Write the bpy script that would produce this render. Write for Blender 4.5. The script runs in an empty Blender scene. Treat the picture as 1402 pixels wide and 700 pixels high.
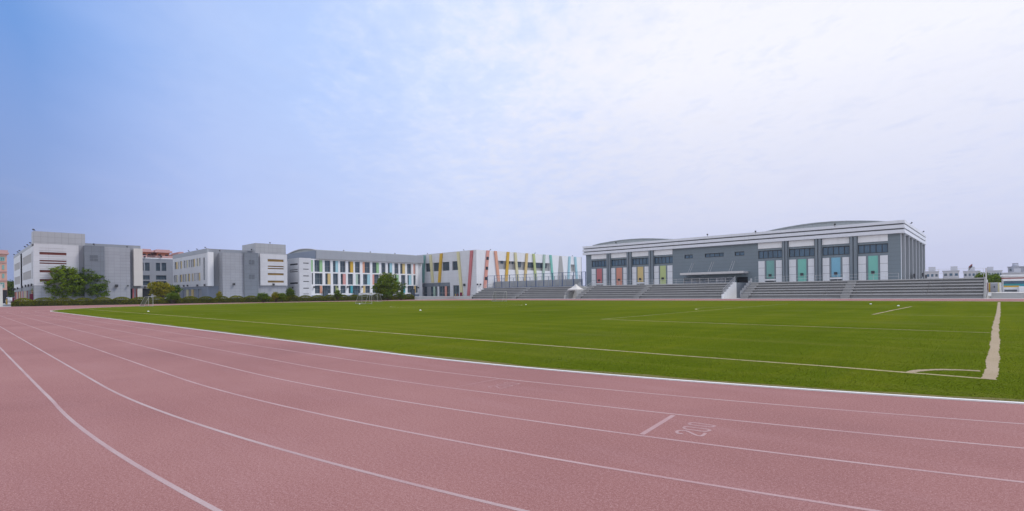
import bpy, math, random
import numpy as np
from mathutils import Vector, Matrix
random.seed(7)
rng = np.random.default_rng(7)
SC = bpy.context.scene
COL = SC.collection

# ------------------------------------------------------------------ camera
FPX, CX, CY, ROLL, HC = 716.0, 701.0, 401.5, 0.011, 1.6
cam_d = bpy.data.cameras.new('camera')
cam = bpy.data.objects.new('camera', cam_d)
COL.objects.link(cam)
cam_d.sensor_fit = 'HORIZONTAL'
cam_d.sensor_width = 36.0
cam_d.lens = FPX / 1402.0 * 36.0
cam_d.shift_y = (CY - 350.0) / 1402.0
cam_d.clip_start = 0.1
cam_d.clip_end = 6000
cr, sr = math.cos(ROLL), math.sin(ROLL)
cam.matrix_world = Matrix(((cr, sr, 0, 0), (0, 0, -1, 0), (-sr, cr, 0, HC), (0, 0, 0, 1)))
SC.camera = cam

# ------------------------------------------------------------------ world
SUN_AZ, SUN_EL = 84.0, 56.0            # clockwise from +Y, above the horizon
W = bpy.data.worlds.new('World')
SC.world = W
W.use_nodes = True
NT = W.node_tree
NT.nodes.clear()


def nn_(t, kind, **kw):
    n = t.nodes.new(kind)
    for k, v in kw.items():
        setattr(n, k, v)
    return n


def wmath(op, a, b=None, c=None, clamp=False, t=None):
    t = t or NT
    n = t.nodes.new('ShaderNodeMath')
    n.operation = op
    n.use_clamp = clamp
    for i, x in enumerate((a, b, c)):
        if x is None:
            continue
        if isinstance(x, (int, float)):
            n.inputs[i].default_value = x
        else:
            t.links.new(x, n.inputs[i])
    return n.outputs[0]


def mixc(fac, a, b, t=None, blend='MIX'):
    t = t or NT
    n = t.nodes.new('ShaderNodeMix')
    n.data_type = 'RGBA'
    n.blend_type = blend
    for i, x in ((0, fac), (6, a), (7, b)):
        if isinstance(x, (int, float)):
            n.inputs[i].default_value = x
        elif isinstance(x, tuple):
            n.inputs[i].default_value = (*x[:3], 1)
        else:
            t.links.new(x, n.inputs[i])
    return n.outputs[2]


def ramp(fac, stops, t=None, interp='LINEAR'):
    t = t or NT
    n = t.nodes.new('ShaderNodeValToRGB')
    n.color_ramp.interpolation = interp
    e = n.color_ramp.elements
    while len(e) < len(stops):
        e.new(0.5)
    for el, (pos, col) in zip(e, stops):
        el.position = pos
        el.color = (*col, 1) if len(col) == 3 else col
    t.links.new(fac, n.inputs[0])
    return n.outputs[0]


sky = nn_(NT, 'ShaderNodeTexSky', sky_type='NISHITA')
sky.sun_disc = False
sky.sun_elevation = math.radians(SUN_EL)
sky.sun_rotation = math.radians(SUN_AZ)
sky.air_density = 1.0
sky.dust_density = 2.5
sky.ozone_density = 1.5
tc = nn_(NT, 'ShaderNodeTexCoord')
dirv = tc.outputs['Generated']
sep = nn_(NT, 'ShaderNodeSeparateXYZ')
NT.links.new(dirv, sep.inputs[0])
dz = wmath('MAXIMUM', sep.outputs[2], 0.0)
# thin high cloud brightest in view at the upper right
dotn = nn_(NT, 'ShaderNodeVectorMath', operation='DOT_PRODUCT')
NT.links.new(dirv, dotn.inputs[0])
gl = Vector((0.49, 0.78, 0.37)).normalized()
dotn.inputs[1].default_value = gl
g = dotn.outputs['Value']
# cloud sheet coordinates: direction projected on a flat layer overhead
zz = wmath('ADD', dz, 0.07)
comb = nn_(NT, 'ShaderNodeCombineXYZ')
NT.links.new(wmath('DIVIDE', sep.outputs[0], zz), comb.inputs[0])
NT.links.new(wmath('DIVIDE', sep.outputs[1], zz), comb.inputs[1])


def wnoise(scale, detail, rough, sx=1, sy=1, rz=0, off=(0, 0, 0), dist=0.0):
    m = nn_(NT, 'ShaderNodeMapping')
    m.inputs['Scale'].default_value = (sx, sy, 1)
    m.inputs['Rotation'].default_value = (0, 0, rz)
    m.inputs['Location'].default_value = off
    NT.links.new(comb.outputs[0], m.inputs[0])
    n = nn_(NT, 'ShaderNodeTexNoise')
    n.inputs['Scale'].default_value = scale
    n.inputs['Detail'].default_value = detail
    n.inputs['Roughness'].default_value = rough
    n.inputs['Distortion'].default_value = dist
    NT.links.new(m.outputs[0], n.inputs['Vector'])
    return n.outputs[0]


n_big = wnoise(0.9, 4, 0.55, 1.0, 0.6, 0.5, (3.1, 1.7, 0))
n_mid = wnoise(4.0, 6, 0.62, 1.0, 0.55, 0.7, (1.3, 4.2, 0), 0.35)
n_fine = wnoise(13.0, 5, 0.6, 1.0, 0.8, 0.4, (7.3, 2.2, 0), 0.3)
cm = wmath('MULTIPLY', wmath('SUBTRACT', g, 0.40), 2.6, clamp=True)
gn = wmath('ADD', g, wmath('MULTIPLY', wmath('SUBTRACT', n_big, 0.5), 0.16))
gn = wmath('ADD', gn, wmath('MULTIPLY', cm, wmath('ADD', wmath('MULTIPLY', wmath('SUBTRACT', n_mid, 0.5), 0.24), wmath('MULTIPLY', wmath('SUBTRACT', n_fine, 0.5), 0.17))))
gh = wmath('ADD', wmath('MULTIPLY', gn, 0.5), 0.5)
base = ramp(gh, [(0.0, (1.18, 1.25, 1.45)), (0.40, (1.08, 1.14, 1.30)), (0.53, (0.48, 0.60, 0.90)), (0.63, (0.19, 0.36, 0.79)), (0.665, (0.163, 0.352, 0.79)), (0.717, (0.32, 0.50, 0.94)),  # low stops: unseen sky behind the camera, brightened to fill the shaded walls
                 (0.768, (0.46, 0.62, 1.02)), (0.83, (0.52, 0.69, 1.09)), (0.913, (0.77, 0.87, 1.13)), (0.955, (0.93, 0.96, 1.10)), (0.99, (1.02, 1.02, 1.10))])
# broken cirrocumulus ripples inside the bright sheet
rip = wmath('MULTIPLY', wmath('SUBTRACT', n_fine, 0.5), 0.42)
amt = wmath('MULTIPLY', wmath('SUBTRACT', gn, 0.62), 2.4, clamp=True)
rip2 = wmath('ADD', wmath('MULTIPLY', wmath('SUBTRACT', n_mid, 0.50), 0.5), rip)
base = mixc(wmath('MULTIPLY', wmath('MAXIMUM', rip2, 0.0), wmath('MULTIPLY', amt, 2.6), clamp=True), base, (0.95, 0.95, 1.0))
base = mixc(wmath('MULTIPLY', wmath('MAXIMUM', wmath('MULTIPLY', rip2, -1.0), 0.0), wmath('MULTIPLY', amt, 1.6), clamp=True), base, (0.74, 0.79, 0.97))
# faint wisps in the blue part
wis = wnoise(2.2, 5, 0.55, 1.0, 0.45, 1.1, (9.0, 5.5, 0), 0.4)
wf = wmath('MULTIPLY', wmath('SUBTRACT', wis, 0.55), 1.6, clamp=True)
base = mixc(wmath('MULTIPLY', wf, 0.55), base, (0.66, 0.72, 0.96))
# dusty lavender air towards the horizon
hor = ramp(wmath('ADD', wmath('MULTIPLY', g, 0.5), 0.5), [(0.0, (1.10, 1.14, 1.28)), (0.42, (1.00, 1.04, 1.16)), (0.54, (0.36, 0.42, 0.62)), (0.62, (0.26, 0.325, 0.575)), (0.69, (0.43, 0.49, 0.79)), (0.75, (0.53, 0.60, 0.92)), (0.90, (0.63, 0.69, 0.945)), (0.965, (0.605, 0.64, 0.875))])  # low stops carry the same added fill brightness behind the camera
hf = ramp(dz, [(0.0, (1, 1, 1)), (0.06, (0.95, 0.95, 0.95)), (0.12, (0.74, 0.74, 0.74)), (0.2, (0.52, 0.52, 0.52)), (0.26, (0.36, 0.36, 0.36)), (0.36, (0.07, 0.07, 0.07)), (0.5, (0, 0, 0))])
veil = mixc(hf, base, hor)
bg1 = nn_(NT, 'ShaderNodeBackground')
NT.links.new(sky.outputs[0], bg1.inputs[0])
bg1.inputs[1].default_value = 0.08
bg2 = nn_(NT, 'ShaderNodeBackground')
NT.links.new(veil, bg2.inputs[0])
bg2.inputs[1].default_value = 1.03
mx = nn_(NT, 'ShaderNodeMixShader')
mx.inputs[0].default_value = 0.88
NT.links.new(bg1.outputs[0], mx.inputs[1])
NT.links.new(bg2.outputs[0], mx.inputs[2])
out = nn_(NT, 'ShaderNodeOutputWorld')
NT.links.new(mx.outputs[0], out.inputs[0])

# ------------------------------------------------------------------ sun behind thin cloud
sd = bpy.data.lights.new('sun', 'SUN')
sd.energy = 2.4
sd.angle = math.radians(14)
sd.color = (1.0, 0.95, 0.88)
so = bpy.data.objects.new('sun', sd)
COL.objects.link(so)
az, el = math.radians(SUN_AZ), math.radians(SUN_EL)
sv = Vector((math.sin(az) * math.cos(el), math.cos(az) * math.cos(el), math.sin(el)))
so.rotation_euler = sv.to_track_quat('Z', 'Y').to_euler()
so.location = sv * 300

SC.view_settings.view_transform = 'Standard'
SC.view_settings.look = 'None'
SC.view_settings.gamma = 1.0
SC.view_settings.use_curve_mapping = False
SC.view_settings.exposure = 0.0
try:
    SC.cycles.max_bounces = 6
    SC.cycles.use_denoising = True
except Exception:
    pass

# ------------------------------------------------------------------ site frame
# every wall on this site follows one grid: p runs along the near straight of
# the track, n runs across the pitch.  A site point (p, n, z) is turned into the
# world by one rotation about Z.
TH = math.atan2(766, 716)
TX, TY = -math.sin(TH), math.cos(TH)
NX, NY = math.cos(TH), math.sin(TH)
ROTZ = math.atan2(-TY, -TX)


def world(p, n, z=0.0):
    return Vector((-p * TX + n * NX, -p * TY + n * NY, z))


def ray(u, v):
    x, y = u - CX, CY - v
    return (x * cr + y * sr) / FPX, (-x * sr + y * cr) / FPX


def pn(X, Y):
    return -(X * TX + Y * TY), X * NX + Y * NY


def ground(u, v, z=0.0):
    X, Z = ray(u, v)
    Y = (z - HC) / Z
    return pn(X * Y, Y)


def atY(u, v, Y):
    X, Z = ray(u, v)
    p, n = pn(X * Y, Y)
    return p, n, HC + Z * Y


class Plane:
    """a vertical wall plane: 'N' faces the pitch (n constant), 'P' faces +p"""
    def __init__(s, typ, c):
        s.typ, s.c = typ, c

    def hit(s, u, v):
        X, Z = ray(u, v)
        if s.typ == 'N':
            Y = s.c / (X * NX + NY)
            return pn(X * Y, Y)[0], HC + Z * Y
        Y = -s.c / (X * TX + TY)
        return pn(X * Y, Y)[1], HC + Z * Y

    def a(s, u, v=375):
        return s.hit(u, v)[0]

    def z(s, u, v):
        return s.hit(u, v)[1]

    def pt(s, a, d, z):
        return (a, s.c + d, z) if s.typ == 'N' else (s.c - d, a, z)


# ------------------------------------------------------------------ mesh building
ORG = {}


class MB:
    def __init__(s):
        s.v, s.f = [], []

    def poly(s, pts):
        i = len(s.v)
        s.v.extend(pts)
        s.f.append(tuple(range(i, i + len(pts))))

    def hexa(s, c):
        i = len(s.v)
        s.v.extend(c)
        for q in ((0, 3, 2, 1), (4, 5, 6, 7), (0, 1, 5, 4), (1, 2, 6, 5), (2, 3, 7, 6), (3, 0, 4, 7)):
            s.f.append(tuple(i + k for k in q))
        return s

    def box(s, p0, p1, n0, n1, z0, z1):
        p0, p1 = min(p0, p1), max(p0, p1)
        n0, n1 = min(n0, n1), max(n0, n1)
        z0, z1 = min(z0, z1), max(z0, z1)
        return s.hexa([(p0, n0, z0), (p1, n0, z0), (p1, n1, z0), (p0, n1, z0),
                       (p0, n0, z1), (p1, n0, z1), (p1, n1, z1), (p0, n1, z1)])

    def fbox(s, pl, a0, a1, d0, d1, z0, z1):
        A, B = pl.pt(a0, d0, z0), pl.pt(a1, d1, z1)
        return s.box(A[0], B[0], A[1], B[1], A[2], B[2])

    def bar(s, A, B, w, h=None):
        h = h or w
        A, B = Vector(A), Vector(B)
        d = (B - A).normalized()
        up = Vector((0, 0, 1)) if abs(d.z) < 0.95 else Vector((1, 0, 0))
        x = d.cross(up).normalized() * (w / 2)
        y = d.cross(x).normalized() * (h / 2)
        return s.hexa([tuple(A + q) for q in (-x - y, x - y, x + y, -x + y)] + [tuple(B + q) for q in (-x - y, x - y, x + y, -x + y)])

    def tube(s, pts, rad, k=6, caps=True):
        pts = [Vector(q) for q in pts]
        rings = []
        for i, P in enumerate(pts):
            d = (pts[min(i + 1, len(pts) - 1)] - pts[max(i - 1, 0)]).normalized()
            up = Vector((0, 0, 1)) if abs(d.z) < 0.9 else Vector((1, 0, 0))
            x = d.cross(up).normalized()
            y = d.cross(x).normalized()
            r = rad[i] if isinstance(rad, (list, tuple)) else rad
            i0 = len(s.v)
            s.v.extend(tuple(P + (x * math.cos(2 * math.pi * j / k) + y * math.sin(2 * math.pi * j / k)) * r) for j in range(k))
            rings.append(i0)
        for a, b in zip(rings, rings[1:]):
            for j in range(k):
                s.f.append((a + j, a + (j + 1) % k, b + (j + 1) % k, b + j))
        if caps:
            s.f.append(tuple(rings[0] + j for j in range(k))[::-1])
            s.f.append(tuple(rings[-1] + j for j in range(k)))
        return s

    def lathe(s, c, prof, k=16):
        rings = []
        for r, z in prof:
            i0 = len(s.v)
            s.v.extend((c[0] + r * math.cos(2 * math.pi * j / k), c[1] + r * math.sin(2 * math.pi * j / k), c[2] + z) for j in range(k))
            rings.append(i0)
        for a, b in zip(rings, rings[1:]):
            for j in range(k):
                s.f.append((a + j, a + (j + 1) % k, b + (j + 1) % k, b + j))
        s.f.append(tuple(rings[0] + j for j in range(k))[::-1])
        s.f.append(tuple(rings[-1] + j for j in range(k)))
        return s

    def wall(s, pl, a0, a1, z0, z1, ops, depth):
        """a wall face with real openings and their reveals"""
        As = sorted({a0, a1, *[x for o in ops for x in o[:2]]})
        Zs = sorted({z0, z1, *[x for o in ops for x in o[2:4]]})
        for i in range(len(As) - 1):
            for j in range(len(Zs) - 1):
                am, zm = (As[i] + As[i + 1]) / 2, (Zs[j] + Zs[j + 1]) / 2
                if any(o[0] < am < o[1] and o[2] < zm < o[3] for o in ops):
                    continue
                s.poly([pl.pt(As[i], 0, Zs[j]), pl.pt(As[i + 1], 0, Zs[j]), pl.pt(As[i + 1], 0, Zs[j + 1]), pl.pt(As[i], 0, Zs[j + 1])])
        for o in ops:
            b0, b1, y0, y1 = o[:4]
            for q in (((b0, y0), (b1, y0)), ((b1, y0), (b1, y1)), ((b1, y1), (b0, y1)), ((b0, y1), (b0, y0))):
                (aa, za), (ab, zb) = q
                s.poly([pl.pt(aa, 0, za), pl.pt(ab, 0, zb), pl.pt(ab, depth, zb), pl.pt(aa, depth, za)])
        return s

    def build(s, name, m, parent=None, org=None, smooth=False):
        me = bpy.data.meshes.new(name)
        if parent is not None:
            org = ORG[parent.name]
        elif org is None:
            a = np.array(s.v)
            org = (float(a[:, 0].mean()), float(a[:, 1].mean()), float(a[:, 2].min()))
        me.from_pydata([(x - org[0], y - org[1], z - org[2]) for x, y, z in s.v], [], s.f)
        me.materials.append(m)
        me.update()
        if smooth:
            for q in me.polygons:
                q.use_smooth = True
        o = bpy.data.objects.new(name, me)
        COL.objects.link(o)
        ORG[o.name] = org
        if parent is not None:
            o.parent = parent
        else:
            o.location = world(*org)
            o.rotation_euler = (0, 0, ROTZ)
        return o


def tag(o, label=None, cat=None, group=None, kind=None):
    for k, v in (('label', label), ('category', cat), ('group', group), ('kind', kind)):
        if v:
            o[k] = v
    return o


def thing(name, label, cat, p, n, z=0.0, group=None):
    o = bpy.data.objects.new(name, None)
    COL.objects.link(o)
    o.empty_display_size = 0.3
    o.location = world(p, n, z)
    o.rotation_euler = (0, 0, ROTZ)
    ORG[o.name] = (p, n, z)
    return tag(o, label, cat, group)


def structure(name, mb, m, org=(0, 0, 0), **kw):
    return tag(mb.build(name, m, None, org, **kw), kind='structure')


# ------------------------------------------------------------------ materials
def new_mat(name):
    m = bpy.data.materials.new(name)
    m.use_nodes = True
    t = m.node_tree
    return m, t, t.nodes['Principled BSDF']


def tnoise(t, vec, scale, detail=4, rough=0.55, sx=1, sy=1, sz=1):
    mp = t.nodes.new('ShaderNodeMapping')
    mp.inputs['Scale'].default_value = (sx, sy, sz)
    t.links.new(vec, mp.inputs[0])
    n = t.nodes.new('ShaderNodeTexNoise')
    n.inputs['Scale'].default_value = scale
    n.inputs['Detail'].default_value = detail
    n.inputs['Roughness'].default_value = rough
    t.links.new(mp.outputs[0], n.inputs['Vector'])
    return n.outputs[0]


def surf(name, col, rough=0.7, wear=0.12, streak=0.0, spec=0.3, metal=0.0, grid=None, bump=0.0, fine=0.0):
    """painted or rendered surface with uneven tone, rain streaks and optional panel joints"""
    m, t, b = new_mat(name)
    oc = t.nodes.new('ShaderNodeTexCoord')
    c = tuple(col)
    n1 = tnoise(t, oc.outputs['Object'], 0.35, 5, 0.6)
    f = wmath('MULTIPLY', wmath('SUBTRACT', n1, 0.5, t=t), 2.2, t=t)
    lo = tuple(x * (1 - wear) for x in c)
    hi = tuple(min(x * (1 + wear), 0.92) for x in c)
    colr = mixc(wmath('ADD', wmath('MULTIPLY', f, 0.5, t=t), 0.5, clamp=True, t=t), lo, hi, t=t)
    if streak:
        n2 = tnoise(t, oc.outputs['Object'], 1.0, 4, 0.6, 1.6, 1.6, 0.12)
        sf = wmath('MULTIPLY', wmath('SUBTRACT', n2, 0.52, t=t), 3.0, clamp=True, t=t)
        colr = mixc(wmath('MULTIPLY', sf, streak, t=t), colr, tuple(x * 0.6 for x in c), t=t)
    if fine:
        n3 = tnoise(t, oc.outputs['Object'], 9.0, 3, 0.7)
        colr = mixc(wmath('MULTIPLY', n3, fine, t=t), colr, tuple(x * 0.55 for x in c), t=t)
    if grid:
        gw, gh, lw, dk = grid
        so_ = t.nodes.new('ShaderNodeSeparateXYZ')
        t.links.new(oc.outputs['Object'], so_.inputs[0])
        sn = t.nodes.new('ShaderNodeSeparateXYZ')
        t.links.new(oc.outputs['Normal'], sn.inputs[0])
        al = wmath('ADD', wmath('MULTIPLY', so_.outputs[0], wmath('ABSOLUTE', sn.outputs[1], t=t), t=t),
                   wmath('MULTIPLY', so_.outputs[1], wmath('ABSOLUTE', sn.outputs[0], t=t), t=t), t=t)
        L = []
        T = []
        for src, w in ((al, gw), (so_.outputs[2], gh)):
            if not w:
                continue
            q = wmath('DIVIDE', src, w, t=t)
            L.append(wmath('LESS_THAN', wmath('FRACT', q, t=t), lw / w, t=t))
            T.append(wmath('FLOOR', q, t=t))
        ln = L[0] if len(L) == 1 else wmath('MAXIMUM', L[0], L[1], t=t)
        if len(T) == 2:                        # each panel a slightly different tone
            cb = t.nodes.new('ShaderNodeCombineXYZ')
            t.links.new(T[0], cb.inputs[0])
            t.links.new(T[1], cb.inputs[1])
            wn = t.nodes.new('ShaderNodeTexWhiteNoise')
            t.links.new(cb.outputs[0], wn.inputs[0])
            colr = mixc(wmath('MULTIPLY', wn.outputs[0], 0.22, t=t), colr, tuple(x * 0.72 for x in c), t=t)
        colr = mixc(wmath('MULTIPLY', ln, dk, t=t), colr, tuple(x * 0.35 for x in c), t=t)
    t.links.new(colr, b.inputs['Base Color'])
    b.inputs['Roughness'].default_value = rough
    b.inputs['Specular IOR Level'].default_value = spec
    b.inputs['Metallic'].default_value = metal
    if bump:
        bn = t.nodes.new('ShaderNodeBump')
        bn.inputs['Strength'].default_value = bump
        bn.inputs['Distance'].default_value = 0.02
        t.links.new(tnoise(t, oc.outputs['Object'], 14.0, 3, 0.6), bn.inputs['Height'])
        t.links.new(bn.outputs[0], b.inputs['Normal'])
    return m


def glassmat(name, col=(0.07, 0.098, 0.122), rough=0.06):
    m, t, b = new_mat(name)
    oc = t.nodes.new('ShaderNodeTexCoord')
    n1 = tnoise(t, oc.outputs['Object'], 0.5, 3, 0.6, 1, 1, 0.5)
    t.links.new(mixc(n1, tuple(x * 0.4 for x in col), tuple(x * 1.7 for x in col), t=t), b.inputs['Base Color'])
    b.inputs['Roughness'].default_value = rough
    b.inputs['Specular IOR Level'].default_value = 0.5
    return m


def leafmat(name, dark, mid, light, scale=0.9):
    m, t, b = new_mat(name)
    geo = t.nodes.new('ShaderNodeNewGeometry')
    oc = t.nodes.new('ShaderNodeTexCoord')
    n1 = tnoise(t, oc.outputs['Object'], scale, 3, 0.6)
    f = wmath('ADD', wmath('MULTIPLY', geo.outputs['Random Per Island'], 0.55, t=t), wmath('MULTIPLY', wmath('SUBTRACT', n1, 0.3, t=t), 1.1, t=t), clamp=True, t=t)
    t.links.new(ramp(f, [(0.0, dark), (0.45, mid), (1.0, light)], t=t), b.inputs['Base Color'])
    b.inputs['Roughness'].default_value = 0.7
    b.inputs['Specular IOR Level'].default_value = 0.06
    return m


M = {}
M['white'] = surf('white_panel', (0.60, 0.60, 0.62), 0.55, 0.05, 0.22, grid=(2.4, 1.2, 0.03, 0.35))
M['white_plain'] = surf('white_render', (0.74, 0.74, 0.75), 0.7, 0.06, 0.25)
M['white_rib'] = surf('white_ribbed_cladding', (0.64, 0.645, 0.67), 0.55, 0.05, 0.15, grid=(0, 0.35, 0.05, 0.35))
M['cream'] = surf('cream_render', (0.60, 0.57, 0.53), 0.75, 0.06, 0.2)
M['lgrey'] = surf('light_grey_panel', (0.345, 0.355, 0.385), 0.5, 0.06, 0.15, grid=(1.15, 0.72, 0.05, 0.4))
M['tgrey'] = surf('tower_grey_panel', (0.40, 0.405, 0.42), 0.5, 0.05, 0.2, grid=(1.15, 1.15, 0.05, 0.5))
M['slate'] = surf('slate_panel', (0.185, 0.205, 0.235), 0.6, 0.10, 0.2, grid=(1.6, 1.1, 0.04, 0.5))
M['slate_dark'] = surf('slate_window_panel', (0.12, 0.135, 0.155), 0.45, 0.10, 0.1)
M['grey'] = surf('grey_render', (0.27, 0.28, 0.305), 0.75, 0.07, 0.3)
M['grey_band'] = surf('grey_parapet', (0.335, 0.35, 0.38), 0.6, 0.05, 0.2, grid=(1.8, 0, 0.03, 0.35))
M['bgrey'] = surf('blue_grey_render', (0.22, 0.25, 0.305), 0.7, 0.06, 0.25)
M['gym'] = surf('gym_grey_cladding', (0.175, 0.21, 0.235), 0.55, 0.06, 0.2, grid=(0, 0.8, 0.05, 0.35))
M['gym_plain'] = surf('gym_grey_column', (0.185, 0.215, 0.24), 0.6, 0.06, 0.25)
M['fascia'] = surf('fascia_white', (0.68, 0.69, 0.73), 0.5, 0.05, 0.3)
M['groove'] = surf('fascia_groove', (0.12, 0.125, 0.135), 0.7, 0.1)
M['roof'] = surf('roof_sheet', (0.34, 0.36, 0.36), 0.45, 0.06, 0.1, grid=(0.9, 0, 0.06, 0.3))
M['frame'] = surf('window_frame', (0.20, 0.21, 0.225), 0.5, 0.05)
M['dframe'] = surf('dark_frame', (0.035, 0.038, 0.045), 0.5, 0.05)
M['glass'] = glassmat('window_glass')
M['glass_blue'] = glassmat('blue_window_glass', (0.045, 0.095, 0.15))
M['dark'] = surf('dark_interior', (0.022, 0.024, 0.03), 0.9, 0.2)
M['lamp'] = surf('lamp_housing', (0.05, 0.05, 0.055), 0.6, 0.1)
M['brownstrip'] = surf('red_brown_strip', (0.20, 0.055, 0.038), 0.5, 0.5)
M['gold'] = surf('ochre_strip', (0.28, 0.17, 0.045), 0.5, 0.6)
M['fin'] = surf('taupe_fin', (0.42, 0.40, 0.39), 0.7, 0.1)
COLS = dict(red=(0.49, 0.155, 0.16), orange=(0.58, 0.25, 0.18), peach=(0.66, 0.33, 0.22), yellow=(0.60, 0.37, 0.05), sand=(0.60, 0.45, 0.20),
            cream=(0.60, 0.55, 0.32), lime=(0.44, 0.50, 0.22), green=(0.29, 0.50, 0.25), mint=(0.19, 0.48, 0.40), greyteal=(0.18, 0.36, 0.33),
            aqua=(0.32, 0.54, 0.60), teal=(0.06, 0.34, 0.40), blue=(0.20, 0.42, 0.54), pink=(0.62, 0.30, 0.28), sage=(0.37, 0.48, 0.40), mustard=(0.55, 0.33, 0.03),
            salmon=(0.64, 0.30, 0.24), maroon=(0.17, 0.012, 0.04), brick=(0.27, 0.06, 0.05))
for k, v in COLS.items():
    M['c_' + k] = surf(k + '_paint', v, 0.55, 0.06, 0.15)
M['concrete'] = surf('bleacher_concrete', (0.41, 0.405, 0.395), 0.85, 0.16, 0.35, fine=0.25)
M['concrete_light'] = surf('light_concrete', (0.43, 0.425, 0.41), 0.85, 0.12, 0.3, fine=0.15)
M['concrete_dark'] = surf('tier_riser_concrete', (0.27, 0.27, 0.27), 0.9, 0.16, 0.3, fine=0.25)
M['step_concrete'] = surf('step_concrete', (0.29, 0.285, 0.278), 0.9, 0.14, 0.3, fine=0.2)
M['wallgrey'] = surf('court_wall_render', (0.36, 0.355, 0.34), 0.85, 0.14, 0.35)
M['rail'] = surf('galvanised_rail', (0.36, 0.37, 0.39), 0.45, 0.08, metal=0.3)
M['rail_light'] = surf('pale_rail', (0.55, 0.53, 0.52), 0.5, 0.08)
M['fence_blue'] = surf('blue_fence_post', (0.045, 0.085, 0.18), 0.5, 0.15)
M['mesh'] = surf('fence_wire', (0.28, 0.31, 0.36), 0.5, 0.1)
M['goalwhite'] = surf('goal_paint', (0.40, 0.385, 0.36), 0.5, 0.15)
M['net'] = surf('net_cord', (0.16, 0.16, 0.13), 0.8, 0.1)
M['ballwhite'] = surf('white_plastic', (0.78, 0.78, 0.76), 0.5, 0.08)
M['tent'] = surf('tent_canvas', (0.62, 0.59, 0.55), 0.8, 0.05)
M['paving'] = surf('pale_paving', (0.42, 0.415, 0.40), 0.85, 0.10, grid=None, fine=0.2)
M['asphalt'] = surf('asphalt', (0.055, 0.056, 0.06), 0.9, 0.15, fine=0.2)
M['bark'] = surf('bark', (0.07, 0.05, 0.035), 0.9, 0.3, bump=0.4)
M['leaf'] = leafmat('tree_leaves', (0.030, 0.060, 0.003), (0.105, 0.165, 0.005), (0.24, 0.30, 0.012))
M['leaf_dark'] = leafmat('dark_tree_leaves', (0.020, 0.044, 0.005), (0.068, 0.118, 0.008), (0.16, 0.225, 0.015))
M['leaf_yellow'] = leafmat('yellow_green_leaves', (0.05, 0.065, 0.004), (0.20, 0.19, 0.008), (0.42, 0.33, 0.014))
M['leaf_bright'] = leafmat('bright_leaves', (0.035, 0.07, 0.006), (0.09, 0.15, 0.010), (0.19, 0.25, 0.02))
M['hedge'] = leafmat('hedge_leaves', (0.050, 0.055, 0.003), (0.110, 0.122, 0.004), (0.26, 0.28, 0.008), 0.5)
M['hedge_core'] = surf('hedge_twigs', (0.035, 0.036, 0.010), 0.95, 0.4)
M['pinkwall'] = surf('pink_render', (0.56, 0.32, 0.25), 0.75, 0.06, 0.2)
M['terracotta'] = surf('terracotta_render', (0.46, 0.17, 0.09), 0.75, 0.08, 0.15)
M['pinkroof'] = surf('pink_roof', (0.50, 0.30, 0.28), 0.7, 0.08)
M['citywall'] = surf('city_render', (0.50, 0.50, 0.53), 0.75, 0.06, 0.15)
M['citygrey'] = surf('city_grey_render', (0.37, 0.38, 0.43), 0.75, 0.06, 0.15)


# --- ground materials
def track_mat():
    m, t, b = new_mat('track_rubber')
    oc = t.nodes.new('ShaderNodeTexCoord')
    v = oc.outputs['Object']
    c1 = ramp(tnoise(t, v, 0.16, 6, 0.62), [(0.32, (0.240, 0.106, 0.096)), (0.5, (0.284, 0.128, 0.114)), (0.68, (0.318, 0.152, 0.134))], t=t)
    # long scuffed bands along the running direction
    c2 = mixc(wmath('MULTIPLY', wmath('SUBTRACT', tnoise(t, v, 1.1, 5, 0.65, 0.25, 1.4), 0.5, t=t), 1.2, clamp=True, t=t), c1, (0.36, 0.19, 0.185), t=t)
    st = wmath('MULTIPLY', wmath('SUBTRACT', tnoise(t, v, 0.55, 7, 0.72), 0.56, t=t), 2.4, clamp=True, t=t)
    c2 = mixc(wmath('MULTIPLY', st, 0.6, t=t), c2, (0.235, 0.10, 0.098), t=t)
    # rubber granules
    g1 = tnoise(t, v, 95.0, 2, 0.7)
    g2 = tnoise(t, v, 34.0, 3, 0.75)
    gf = wmath('ADD', wmath('MULTIPLY', wmath('SUBTRACT', g1, 0.5, t=t), 2.6, t=t), wmath('MULTIPLY', wmath('SUBTRACT', g2, 0.5, t=t), 1.5, t=t), t=t)
    c3 = mixc(wmath('MULTIPLY', gf, 0.85, clamp=True, t=t), c2, (0.52, 0.34, 0.33), t=t)
    c3 = mixc(wmath('MULTIPLY', wmath('MULTIPLY', gf, -1.0, t=t), 0.85, clamp=True, t=t), c3, (0.135, 0.05, 0.055), t=t)
    t.links.new(c3, b.inputs['Base Color'])
    b.inputs['Roughness'].default_value = 0.92
    b.inputs['Specular IOR Level'].default_value = 0.15
    bn = t.nodes.new('ShaderNodeBump')
    bn.inputs['Strength'].default_value = 0.35
    bn.inputs['Distance'].default_value = 0.004
    t.links.new(g1, bn.inputs['Height'])
    t.links.new(bn.outputs[0], b.inputs['Normal'])
    return m


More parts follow.
